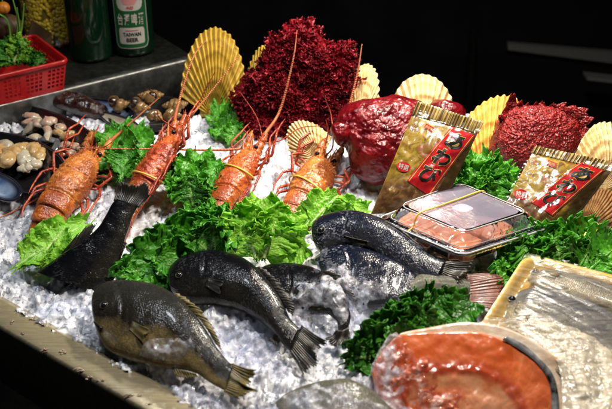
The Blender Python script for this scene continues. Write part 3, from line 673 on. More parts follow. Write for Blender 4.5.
    # horns, eyes, face
    for sgn in (-1, 1):
        mb = MB(); mb.cone(T(.93, .13 * sgn, .22), unit(fx * .8 + dz * .75 + sy * .15 * sgn), width * .34, width * .055, 8, bend=fx * .8); mk('horn', mb, M['lob'], root)
        mb = MB(); mb.ball(T(1.02, .24 * sgn, .19), width * .065, 14, 10); e = mk('eye', mb, M['eye'], root)
        mb = MB(); mb.tube([T(.93, .17 * sgn, .13), T(.99, .22 * sgn, .17)], [width * .05, width * .055], 8); mk('eye_stalk', mb, M['lob'], e)
    # antennae: spiny base joints then the long whip
    for sgn, path in zip((-1, 1, 1), ants):
        b0 = T(.92, .17 * sgn, .03); b1 = T(1.18, .25 * sgn, .10); b2 = T(1.38, .27 * sgn, .18)
        mb = MB(); mb.tube(cr([b0, T(1.05, .22 * sgn, .06), b1], 10), np.array([.10, .12, .13, .12, .10, .12, .13, .13, .11, .08]) * width, 12)
        mb.tube(cr([b1, T(1.28, .26 * sgn, .13), b2], 8), np.array([.08, .11, .11, .10, .09, .09, .08, .06]) * width, 12)
        for i in range(26):
            q = rnd.random(); c0 = b0 * (1 - q) + b2 * q; d = unit(V(*[rnd.gauss(0, 1) for _ in range(3)]) + fx * .8)
            mb.cone(c0 + d * width * .07, d, width * rnd.uniform(.07, .15), width * .022, 5)
        mk('antenna_base', mb, M[shell], root)
        if path:
            pts = [b2 - fx * .004] + [ony(u, v, b2[1] + dy) for u, v, dy in path]
            P2 = cr(pts, 60); r = np.linspace(width * .050, width * .013, 60) * (1 + .03 * np.sin(np.arange(60) * 1.9))
            mb = MB(); mb.tube(P2, r, 9); mk('antenna', mb, M['ant'], root)
    for path in thin:
        pts = [T(1.0, rnd.uniform(-.1, .1), .02), T(1.15, rnd.uniform(-.12, .12), .05)] + [ony(u, v, T(1.1, 0, 0)[1] + dy) for u, v, dy in path]
        mb = MB(); mb.tube(cr(pts, 40), np.linspace(.0016, .0006, 40), 6); mk('antennule', mb, M['lob_leg'], root)
    # legs folded forward along the flanks
    for sgn in leg_side:
        for i in range(6):
            x0 = .18 + .14 * i; o = rnd.uniform(-.04, .04)
            k = [T(x0, .34 * sgn, -.12), T(x0 + .08, (.52 + .04 * i) * sgn, -.10 + o), T(x0 + .30 + o, (.62 + .10 * (i % 3)) * sgn, .06 + .03 * i + o), T(x0 + .52, (.55 + .14 * (i % 2) + o) * sgn, -.04 + .05 * i), T(x0 + .52 + .28 * legs, (.50 + .08 * (i % 3) + o) * sgn, -.05 + .04 * i + o)]
            if i in (0, 1, 3):      # some legs trail backwards beside the body
                k = [k[0], T(x0 - .02, (.50 + .05 * i) * sgn, -.08 + o), T(x0 - .20 + o, (.66 + .05 * i) * sgn, .02), T(x0 - .42 - o, (.64 + .06 * i + o) * sgn, -.02), T(x0 - .62, (.58 + .07 * i) * sgn, -.06)]
            mb = MB(); rad = [.040, .042, .034, .026, .008]
            for j in range(4):
                A, B = k[j], k[j + 1]; m = (A + B) / 2 + dz * width * .015
                mb.tube(cr([A, m, B], 7), np.array([rad[j] * .8, rad[j] * 1.05, rad[j] * .95, rad[j] * .85, rad[j] * .85, rad[j + 1] * 1.05, rad[j + 1] * .85]) * width, 9)
            for j in range(5):
                q = rnd.random(); c0 = k[1] * (1 - q) + k[2] * q; mb.cone(c0, unit(V(*[rnd.gauss(0, 1) for _ in range(3)])), width * .1, width * .02, 5)
            mk('leg', mb, M['lob_leg'], root)
    # mouthparts and small hairy bits between the antenna bases
    mb = MB()
    for i in range(34):
        p0 = T(rnd.uniform(.86, 1.02), rnd.uniform(-.24, .24), rnd.uniform(-.14, .10)); d = unit(fx + sy * rnd.uniform(-.5, .5) + dz * rnd.uniform(-.3, .7))
        mb.tube(cr([p0, p0 + d * width * .12, p0 + (d + dz * .3 + sy * rnd.uniform(-.4, .4)) * width * rnd.uniform(.2, .34)], 6), np.linspace(.032, .008, 6) * width, 6)
    mk('mouthparts', mb, M['lob_leg'], root)
    if band:
        for bx in (band if isinstance(band, tuple) else (band,)):
            aa = np.linspace(0, 2 * PI, 60); ww = np.interp(bx, x, w) + .035; h1 = np.interp(bx, x, hd) + .035; h2 = np.interp(bx, x, hv) + .04
            ring = TT(np.stack([bx + .10 * np.cos(aa + .5) , (ww + .06) * np.cos(aa), np.where(np.sin(aa) > 0, h1, h2) * np.sin(aa)], -1))
            mb = MB(); mb.tube(ring, .0014, 6); mk('rubber_band', mb, M['rubber_y'], root)
    return root
lobster('leftmost orange lobster, its tail above a pale lettuce leaf', (58, 203, .040), (90, 157, .065), .056, -.10,
        [[(125, 128, .02), (159, 98, .04)], [(66, 183, -.04), (44, 194, -.085), (22, 207, -.10), (-14, 224, -.14)], [(84, 150, .0), (99, 127, .03)]], curl=1.6, seglen=.19, seed=1, shell='lob_c', thin=[[(94, 135, .01), (99, 125, .02)], [(104, 147, .0), (112, 142, .0)]])
lobster('orange lobster behind the raised black tail, antennae reaching the tall yellow shell', (143, 190, .05), (174, 140, .09), .054, .95,
        [[(196, 110, .02), (240, 55, .06)], [(178, 105, .02), (192, 60, .05), (206, 40, .07)]], curl=.25, nseg=5, seglen=.24, seed=2, shell='lob_b', thin=[[(160, 118, .0), (157, 110, 0)], [(190, 118, .02), (215, 72, .04)]], band=.2, leg_side=(1, -1), legs=.8)
lobster('orange lobster behind the bright lettuce, one antenna stretched sideways left', (226, 196, .045), (252, 153, .075), .050, .60,
        [[(280, 110, .02), (293, 60, .03), (297, 30, .04)], [(238, 149, -.02), (150, 149, -.03), (78, 148, -.04)]], curl=.7, nseg=4, seglen=.22, seed=3, thin=[[(262, 142, .0), (257, 118, .02), (240, 92, .03)], [(281, 140, .02), (300, 128, .03), (320, 126, .03)], [(252, 140, .0), (244, 130, .01)]], band=.5, legs=1.1)
lobster('rightmost orange lobster, in front of the smooth red lump', (302, 203, .035), (324, 163, .060), .056, -.05,
        [[(346, 120, .02), (357, 75, .04), (362, 44, .05)], None], curl=.55, nseg=5, seglen=.23, seed=4, shell='lob_c', thin=[[(333, 145, .0), (331, 115, .03), (325, 98, .03)], [(328, 132, .02), (326, 120, .02)]], band=.28, leg_side=(1, -1), legs=.7)
# ---------------------------------------------------------------- leaves
def leaf_mesh(base, tip, normal, width, ruff, seed, droop=.15, kale=True, stem=.12):
    base = np.asarray(base, float); tip = np.asarray(tip, float); X = unit(tip - base); L = np.linalg.norm(tip - base)
    Nn = unit(np.asarray(normal, float) - X * np.dot(normal, X)); Y = np.cross(Nn, X)
    nu, nv = 170, 84; s = np.linspace(0, 1, nu)[:, None]; t = np.linspace(-1, 1, nv)[None, :]
    wp = np.clip((s - stem) / (1 - stem), 0, 1); w = width * (.10 * (1 - wp) + (np.sin(PI * np.clip(wp * .86 + .10, 0, 1)) ** .7) * (wp > 0) * np.minimum(1, wp * 5))
    e = np.abs(t); S = np.stack([s + 0 * t, t + 0 * s, 0 * s * t + seed * 3.1], -1)
    lobe = 1 + (.26 * vn(np.stack([s * 6 + 0 * t, np.sign(t) * 2 + 0 * s, 0 * s * t + seed], -1), seed) + .10 * vn(np.stack([s * 30 + 0 * t, np.sign(t) * 2 + 0 * s, 0 * s * t + seed], -1), seed + 1) + .05 * vn(np.stack([s * 75 + 0 * t, np.sign(t) * 2 + 0 * s, 0 * s * t + seed], -1), seed + 2)) * e
    y = t * w * lobe; x = s * L + L * .10 * e ** 2 * (s - .45) * 2
    env = np.clip(wp * 3, 0, 1); ph = seed * 1.7 + np.sign(t) * 1.1; sd = S * V(1, 1, 1)
    wv = s + .05 * vn(S * V(5, 2, 1), seed)                       # irregular ruffle spacing
    big = ruff * 1.15 * e ** 2.2 * env * (.5 + .8 * np.abs(vn(S * V(3, .6, 1), seed + 31)))
    edge = np.clip((e - .58) / .42, 0, 1) ** 1.5
    f1 = 3.6 if not kale else 4.6
    z = big * np.sin(wv * 2 * PI * f1 + ph)
    z = z + ruff * .62 * edge * env * np.sin(wv * 2 * PI * f1 * 3.1 + ph * 2 + 2.5 * e) + ruff * (.42 if kale else .26) * edge ** 1.4 * env * np.sin(wv * 2 * PI * f1 * 7.3 + ph)
    z = z + ruff * .55 * fbm(S * V(6, 3, 1), 3, seed + 3) * env + ruff * .16 * fbm(S * V(26, 12, 1), 2, seed + 4)
    x = x + big * .35 * np.cos(wv * 2 * PI * f1 * 1.3 + ph * 1.3) + ruff * .5 * edge * env * np.cos(wv * 2 * PI * f1 * 3.1 + ph * 2)
    y = y + np.sign(t) * (big * .3 * np.sin(wv * 2 * PI * f1 * 2.1 + ph)) + ruff * .22 * edge * vn(S * V(60, 10, 1), seed + 6)
    z = z + .35 * w * e ** 2 * (1 if kale else .8) - droop * L * (s - .2) ** 2 * (s > .2)
    z = z + ruff * .35 * edge * vn(S * V(85, 14, 1), seed + 9)
    P = base + X * x[..., None] + Y * y[..., None] + Nn * z[..., None]
    st = np.stack([s + 0 * t, e + 0 * s, .5 + .5 * vn(S * V(3, 1, 1), seed + 12)], -1)
    mb = MB(); mb.grid(P, st=st)
    # midrib
    i = nv // 2; rib = (P[:, i] + P[:, i - 1]) / 2 - Nn * .0008; r = np.linspace(.0032, .0006, nu) * (.5 + width / .05 * .5)
    m2 = np.zeros((nu, 3)); mb.tube(rib[::4], r[::4], 7)
    return mb
def clump(name, label, cat, base, leaves, mat, group='green leaves tucked between the seafood', ruff=.006, kale=True, zb=None, droop=.15):
    """leaves: (u0,v0,z0, u1,v1,z1, width, normal?)"""
    b = onz(*base); root = thing(name, b, label, cat, group)
    for i, lf in enumerate(leaves):
        u0, v0, z0, u1, v1, z1, w = lf[:7]; n = lf[7] if len(lf) > 7 else (random.uniform(-.3, .3), -.75, .7)
        P0 = onz(u0, v0, z0); P1 = onz(u1, v1, z1)
        mt = lf[8] if len(lf) > 8 else mat
        mk('leaf', leaf_mesh(P0, P1, n, w * 1.22, ruff * random.uniform(.8, 1.25), int(u0 * 7 + v0 * 3 + i), droop=droop, kale=kale), mt, root, solid=.0007)
    return root
K, LT, DK = M['kale'], M['lettuce'], M['darkleaf']
clump('kale_sprig', 'green curly kale between the black shell dish and the second lobster', 'kale', (118, 175, .045),
      [(120, 178, .045, 100, 128, .075, .028), (122, 178, .045, 135, 122, .08, .026), (120, 180, .045, 150, 142, .07, .024), (118, 178, .045, 88, 150, .06, .020), (121, 180, .048, 118, 126, .09, .022), (122, 178, .05, 128, 150, .08, .018)], K)
clump('kale_sprig', 'small green kale sprig between the striped yellow shell and the dark red seaweed', 'kale', (225, 135, .045),
      [(226, 140, .045, 219, 102, .075, .016), (228, 142, .045, 233, 110, .08, .016), (227, 143, .05, 222, 122, .07, .016), (228, 145, .05, 236, 125, .075, .013)], K, ruff=.005)
clump('kale_sprig', 'dark curly kale standing on the ice between the second and third lobsters', 'kale', (190, 200, .045),
      [(192, 205, .03, 176, 160, .075, .024), (194, 205, .03, 200, 152, .08, .026), (194, 206, .03, 214, 166, .07, .024), (193, 205, .035, 188, 178, .075, .022), (196, 205, .03, 210, 186, .06, .020)], K, ruff=.007)
clump('kale_sprig', 'large mound of dark curly kale above the middle black fish', 'kale', (190, 260, .02),
      [(205, 258, .02, 130, 262, .035, .030), (205, 256, .02, 150, 240, .05, .030), (208, 255, .02, 172, 222, .065, .030), (210, 252, .02, 196, 208, .075, .028), (214, 250, .02, 218, 206, .075, .026),
       (205, 262, .03, 160, 258, .05, .024), (212, 255, .03, 190, 236, .07, .026), (215, 252, .03, 212, 226, .08, .022), (140, 270, .02, 117, 276, .03, .014)], K, ruff=.008)
clump('lettuce_leaf', 'bright pale green frilly lettuce in the centre, resting against the arched black fish', 'lettuce', (255, 250, .02),
      [(258, 258, .02, 232, 210, .075, .030, (-.35, -.8, .5)), (262, 258, .02, 262, 199, .085, .036, (0, -.9, .35)), (262, 256, .02, 292, 212, .07, .030, (.35, -.8, .5)), (262, 256, .02, 304, 240, .05, .024, (.3, -.7, .6)),
       (264, 257, .03, 276, 222, .07, .026, (.2, -.95, .2)), (256, 258, .03, 246, 224, .065, .024, (-.2, -.95, .2))], LT, ruff=.0065, kale=False, droop=.05)
clump('lettuce_leaf', 'yellow-green lettuce leaf at the foot of the rightmost lobster', 'lettuce', (330, 222, .03),
      [(310, 226, .03, 338, 194, .065, .022, (-.1, -.8, .6)), (325, 224, .03, 368, 208, .05, .018, (0, -.7, .7)), (306, 226, .03, 322, 206, .05, .018), (335, 222, .03, 350, 205, .06, .016)], LT, ruff=.005, kale=False)
clump('lettuce_leaf', 'pale green lettuce leaf at the left under the leftmost lobster tail', 'lettuce', (45, 265, .02),
      [(16, 268, .022, 84, 220, .050, .022, (-.2, -.7, .7)), (40, 262, .022, 62, 228, .05, .020, (-.2, -.7, .7)), (22, 268, .02, 50, 240, .04, .016, (-.2, -.7, .7))], LT, ruff=.005, kale=False)
clump('kale_sprig', 'glossy green kale between the two printed pouches, behind the clear box', 'kale', (487, 205, .05),
      [(486, 206, .05, 462, 168, .085, .026), (487, 206, .05, 480, 152, .095, .026), (489, 206, .05, 504, 160, .09, .026), (490, 206, .05, 516, 182, .075, .024), (488, 207, .055, 470, 186, .08, .022), (490, 207, .055, 496, 180, .085, .024), (484, 206, .05, 455, 190, .07, .018)], K, ruff=.007)
clump('kale_sprig', 'broad green kale along the right edge, between the second pouch and the yellow tray', 'kale', (560, 265, .03),
      [(542, 260, .03, 512, 232, .06, .028), (546, 260, .03, 540, 228, .06, .026), (552, 260, .03, 570, 228, .065, .028), (570, 264, .035, 600, 228, .06, .030), (590, 270, .04, 624, 240, .05, .030), (526, 264, .03, 498, 256, .045, .022), (508, 272, .03, 496, 280, .04, .014),
       (560, 262, .035, 556, 238, .065, .024), (580, 266, .04, 592, 248, .055, .026), (532, 262, .035, 522, 246, .055, .022)], K, ruff=.007)
clump('kale_sprig', 'dark glossy green kale leaf on the ice above the orange salmon steak', 'kale', (400, 350, .01),
      [(398, 352, .02, 350, 352, .025, .022), (402, 345, .02, 372, 322, .045, .026), (405, 342, .02, 400, 302, .060, .028), (408, 340, .02, 438, 292, .07, .028), (412, 340, .02, 470, 300, .06, .028), (404, 346, .025, 395, 326, .055, .024), (412, 342, .03, 440, 318, .06, .028), (385, 354, .02, 346, 360, .02, .014)], DK, ruff=.007)
# ---------------------------------------------------------------- solid forms from an outline, with their own depth
def outline_solid(poly, anchor, N, front, back, nlat=34, na=120, power=.62, disp=None, cen=None):
    N = unit(N); P0 = np.array([onp(u, v, anchor, N) for u, v in poly]); c = P0.mean(0) if cen is None else onp(*cen, anchor, N)
    Q = cr(np.vstack([P0, P0[:1]]), na + 1)[:-1]
    rr_ = np.linspace(0, 1, nlat) ** .9; la = np.arcsin(np.clip(rr_ ** (1 / power), 0, 1)); lat = np.concatenate([la, PI - la[::-1][1::2]])
    r = np.sin(lat) ** power; k = np.cos(lat); k = np.where(k > 0, k * front, k * back)
    FT = np.fft.fft(Q - c, axis=0); FT[2:-1] = 0; Q0 = np.real(np.fft.ifft(FT, axis=0))
    bl = (r ** 1.5)[None, :, None]; P = c + (Q0[:, None] * (1 - bl) + (Q - c)[:, None] * bl) * r[None, :, None] + N * k[None, :, None]
    if disp is not None:
        nrm = unit_rows((Q - c)[:, None] * np.sin(lat)[None, :, None] + N * (np.cos(lat) * np.linalg.norm(Q - c, axis=1).mean())[None, :, None])
        P = P + nrm * disp(P, lat)[..., None]
    st = np.zeros(P.shape); st[..., 0] = np.linspace(0, 1, na)[:, None]; st[..., 1] = r[None]
    mb = MB(); mb.grid(P, cu=True, st=st); return mb, P
def unit_rows(A): return A / (np.linalg.norm(A, axis=-1, keepdims=True) + 1e-12)
# dark red ruffled seaweed
poly = [(232, 100), (241, 78), (262, 62), (272, 40), (292, 24), (312, 30), (326, 44), (346, 46), (360, 62), (357, 85), (345, 105), (334, 122), (318, 132), (300, 140), (275, 146), (250, 146), (233, 135)]
A_ = onz(290, 148, .045)
mb, P = outline_solid(poly, A_ + V(0, .04, 0), (0, -.9, .35), .035, .05, 60, 160, disp=lambda P, lat: .028 * fbm(P * 34, 4, 2) + .006 * vn(P * 160, 7) - .006)
flat = P[:, 1:66].reshape(-1, 3); c0 = P.reshape(-1, 3).mean(0)
rs = np.random.RandomState(4)
for i in rs.choice(len(flat), 4600):
    p = flat[i] + rs.normal(0, .002, 3); d = unit(unit(p - c0) + rs.normal(0, .6, 3)); a = unit(np.cross(d, rs.normal(0, 1, 3))); b = np.cross(d, a)
    s = rs.uniform(.003, .0090) * (1.4 if rs.rand() < .12 else 1); U, W2 = np.meshgrid(np.linspace(0, 1, 5), np.linspace(-1, 1, 6), indexing='ij')
    ph = rs.rand() * 6
    G = p + d * (U * s)[..., None] + a * (W2 * s * .55 * (.4 + U))[..., None] + b * (s * .28 * np.sin(W2 * 4.5 + ph) * U + s * .2 * U ** 2)[..., None] + d * (s * .18 * np.sin(W2 * 9 + ph) * (U > .9))[..., None]
    mb.grid(G)
tag(mk('red_seaweed', mb, M['seaweed'], solid=.0006), 'tall mound of dark crimson crinkled seaweed behind the lobsters', 'seaweed')
# smooth red lump
red = 'glossy red sea creatures at the back of the stall'
root = thing('sea_pineapple', onz(385, 185, .045), 'big smooth glossy red lump between the dark red seaweed and the first pouch', 'red seafood', red)
mb, P = outline_solid([(333, 128), (340, 112), (356, 102), (380, 98), (402, 97), (425, 104), (436, 118), (432, 140), (418, 160), (400, 178), (380, 184), (360, 180), (350, 168), (347, 150), (338, 140)], onz(385, 186, .05) + V(0, .03, 0), (0, -.8, .5), .050, .05, 60, 160,
    disp=lambda P, lat: .006 * fbm(P * 40, 4, 12) + .0016 * fbm(P * 170, 3, 2))
mk('body', mb, M['red_lump'], root)
mb, P = outline_solid([(331, 132), (332, 125), (340, 122), (350, 126), (348, 140), (338, 146)], onz(385, 186, .05) + V(0, -.012, 0), (0, -.8, .5), .012, .02, 24, 60, disp=lambda P, lat: .002 * fbm(P * 90, 3, 12)); mk('nodule', mb, M['red_lump'], root)
root = thing('sea_pineapple', onz(448, 135, .06), 'small glossy red lump peeking over the top edge of the first pouch', 'red seafood', red)
mb, P = outline_solid([(424, 108), (436, 100), (450, 101), (462, 106), (466, 118), (455, 132), (435, 134), (424, 122)], onz(445, 150, .06) + V(0, .05, 0), (0, -.8, .5), .025, .03, 40, 90, disp=lambda P, lat: .003 * fbm(P * 70, 4, 15)); mk('body', mb, M['red_lump'], root)
root = thing('sea_pineapple', onz(530, 172, .05), 'pebbly red lump crowned with pointed fleshy spikes, behind the second pouch', 'red seafood', red)
mb, P = outline_solid([(490, 150), (494, 130), (503, 112), (515, 106), (540, 106), (562, 112), (578, 124), (582, 142), (576, 158), (560, 170), (535, 178), (512, 176), (498, 168)], onz(535, 185, .05) + V(0, .035, 0), (0, -.8, .5), .055, .05, 70, 180,
    disp=lambda P, lat: .004 * fbm(P * 45, 3, 22) + .0016 * vn(P * 330, 8) + .0012 * vn(P * 600, 9))
mk('body', mb, M['red_rough'], root)
Nr = unit(V(0, -.8, .5)); Ar = onz(535, 185, .05) + V(0, .02, 0)
mb = MB()
spk = [(505, 112, -.2, 1), (511, 106, .0, 1.2), (518, 107, .2, .9), (530, 108, .1, .6), (540, 107, .2, .7), (550, 109, .3, .8), (558, 111, .6, 1.2), (564, 114, .8, 1.5), (570, 118, 1.0, 1.6), (575, 124, 1.3, 1.5), (574, 131, 1.6, 1.3), (568, 126, .9, 1.3), (562, 121, .7, 1.2), (555, 118, .4, 1.0), (578, 139, 1.8, .9), (500, 120, -.8, .6), (566, 138, 1.4, 1.1), (560, 130, 1.0, 1.1), (524, 111, .1, .8), (570, 146, 1.6, .9), (546, 116, .3, .9)]
for u, v, a, s in spk:
    for j in range(2):
        p = onp(u + rs.normal(0, 1.5), v + rs.normal(0, 1.2), Ar, Nr) + Nr * (.004 + rs.rand() * .02 * (v > 112)); d = unit(V(math.sin(a), -.25, math.cos(a)) + rs.normal(0, .15, 3))
        s2 = .0135 * s * rs.uniform(.8, 1.2); sd = unit(np.cross(d, Nr)); U, W2 = np.meshgrid(np.linspace(0, 1, 9), np.linspace(-1, 1, 9), indexing='ij')
        G = p - d * .006 + d * (U * (s2 + .006))[..., None] + sd * (W2 * .0068 * s * (1 - U ** 1.4) ** .8)[..., None] + Nr * (.0025 * np.cos(W2 * 1.5) * (1 - U) + .002 * np.sin(U * 6 + u))[..., None]
        mb.grid(G, st=np.zeros(G.shape))
mk('spikes', mb, M['red_rough'], root, solid=.0022)
# ---------------------------------------------------------------- scallop shells
def scallop(label, hinge, top, width, depth, mat, face=(0, -1, .2), nrib=20, seed=0, dy=0.0, group='scallop shells standing at the back of the ice'):
    """hinge (u,v,y) on the ice, top (u,v,dy): fan-shaped ribbed shell"""
    H = ony(*hinge); Tp = ony(top[0], top[1], hinge[2] + top[2]); X = unit(Tp - H); L = np.linalg.norm(Tp - H)
    N = unit(np.asarray(face, float) - X * np.dot(face, X)); Y = np.cross(N, X)
    nr_, na = 46, 260; r = np.linspace(0.0, 1, nr_)[:, None]; th = np.linspace(-1, 1, na)[None, :]
    A = th * 1.30
    rib = np.cos(th * PI * nrib)
    R = L * (.50 + .50 * np.cos(A * .9)) ** .35 * (1 + .010 * rib * (r > .9)) * (1 + .012 * fbm(np.stack([th * 6 + 0 * r, 0 * th * r, 0 * th * r + seed], -1), 3, seed))
    px = R * r * np.cos(A); py = R * r * np.sin(A) * (width / L) * 1.06
    dome = depth * (1 - ((px / L - .42) ** 2 / .36 + (py / (width)) ** 2 / 1.0)) * np.minimum(1, r * 2.2)
    z = np.maximum(dome, -.3 * depth) + .0030 * rib * r ** .8 + .0012 * np.sin(r * 26 + 2 * vn(np.stack([th * 5 + 0 * r, r * 5 + 0 * th, 0 * r * th], -1), seed)) * r
    P = H + X * px[..., None] + Y * py[..., None] + N * z[..., None]
    st = np.stack([r + 0 * th, th + 0 * r, .5 + .5 * rib + 0 * r], -1)
    mb = MB(); mb.grid(P, st=st)
    root = thing('scallop_shell', H, label, 'shell', group)
    mk('valve', mb, mat, root, solid=.0022, off=-1)
    mb = MB()
    for sg in (-1, 1):
        U, W2 = np.meshgrid(np.linspace(0, 1, 8), np.linspace(0, 1, 8), indexing='ij')
        G = H + X * (-.01 * L + W2 * L * .17 * (1 - .2 * U))[..., None] + Y * sg * (U * width * .34)[..., None] + N * (depth * .25 * W2 + .001 * np.sin(W2 * 20))[..., None]
        mb.grid(G, st=np.stack([W2, U, .5 + .5 * np.sin(U * 25)], -1))
    mk('hinge_ears', mb, mat, root, solid=.002)
    return root
scallop('tall yellow scallop shell with brown bands standing at the back left', (212, 116, 1.46), (215, 27, .03), .060, .022, M['scal_y'], (.25, -1, .1), 20, 1)
scallop('narrow yellow scallop shell edge peeking out left of the dark red seaweed', (262, 112, 1.49), (266, 45, .02), .034, .018, M['scal_y'], (-.4, -1, .1), 18, 2)
scallop('cream scallop shell showing between the dark red seaweed and the smooth red lump', (352, 125, 1.42), (368, 64, .03), .036, .018, M['scal_w'], (.3, -1, .3), 16, 3)
scallop('wide pale cream scallop shell brightly lit behind the smooth red lump', (420, 140, 1.40), (422, 74, .02), .062, .022, M['scal_w'], (0, -1, .5), 16, 4)
scallop('large yellow scallop shell with orange bands behind the first pouch and the kale', (484, 190, 1.27), (510, 97, .06), .074, .026, M['scal_o'], (-.15, -1, .4), 22, 5)
scallop('cream scallop shell at the right edge beside the spiky red lump', (602, 190, 1.20), (604, 122, .04), .052, .020, M['scal_w'], (.1, -1, .5), 18, 6)
scallop('rusty orange scallop shell at the right edge behind the second pouch', (580, 236, 1.17), (612, 162, .07), .052, .018, M['scal_r'], (-.2, -1, .4), 20, 7)
scallop('dim cream scallop shell lying low behind the rightmost lobster', (322, 160, 1.29), (292, 124, .03), .036, .016, M['scal_w'], (-.2, -1, .6), 18, 8)
# ---------------------------------------------------------------- lettering
_FC = {}
def glyphs(txt, bold=0.0):
    if (txt, bold) in _FC: return _FC[(txt, bold)]
    cu = bpy.data.curves.new('tmp', 'FONT'); cu.body = txt; cu.resolution_u = 3; cu.offset = bold
    ob = bpy.data.objects.new('tmp', cu); COL.objects.link(ob)
    dg = bpy.context.evaluated_depsgraph_get(); me = ob.evaluated_get(dg).to_mesh()
    v = np.array([x.co[:2] for x in me.vertices]).reshape(-1, 2); f = [tuple(p.vertices) for p in me.polygons]
    ob.evaluated_get(dg).to_mesh_clear(); bpy.data.objects.remove(ob); bpy.data.curves.remove(cu)
    if len(v):
        lo, hi = v.min(0), v.max(0); v = (v - lo) / np.maximum(hi - lo, 1e-6)
    _FC[(txt, bold)] = (v, f); return v, f
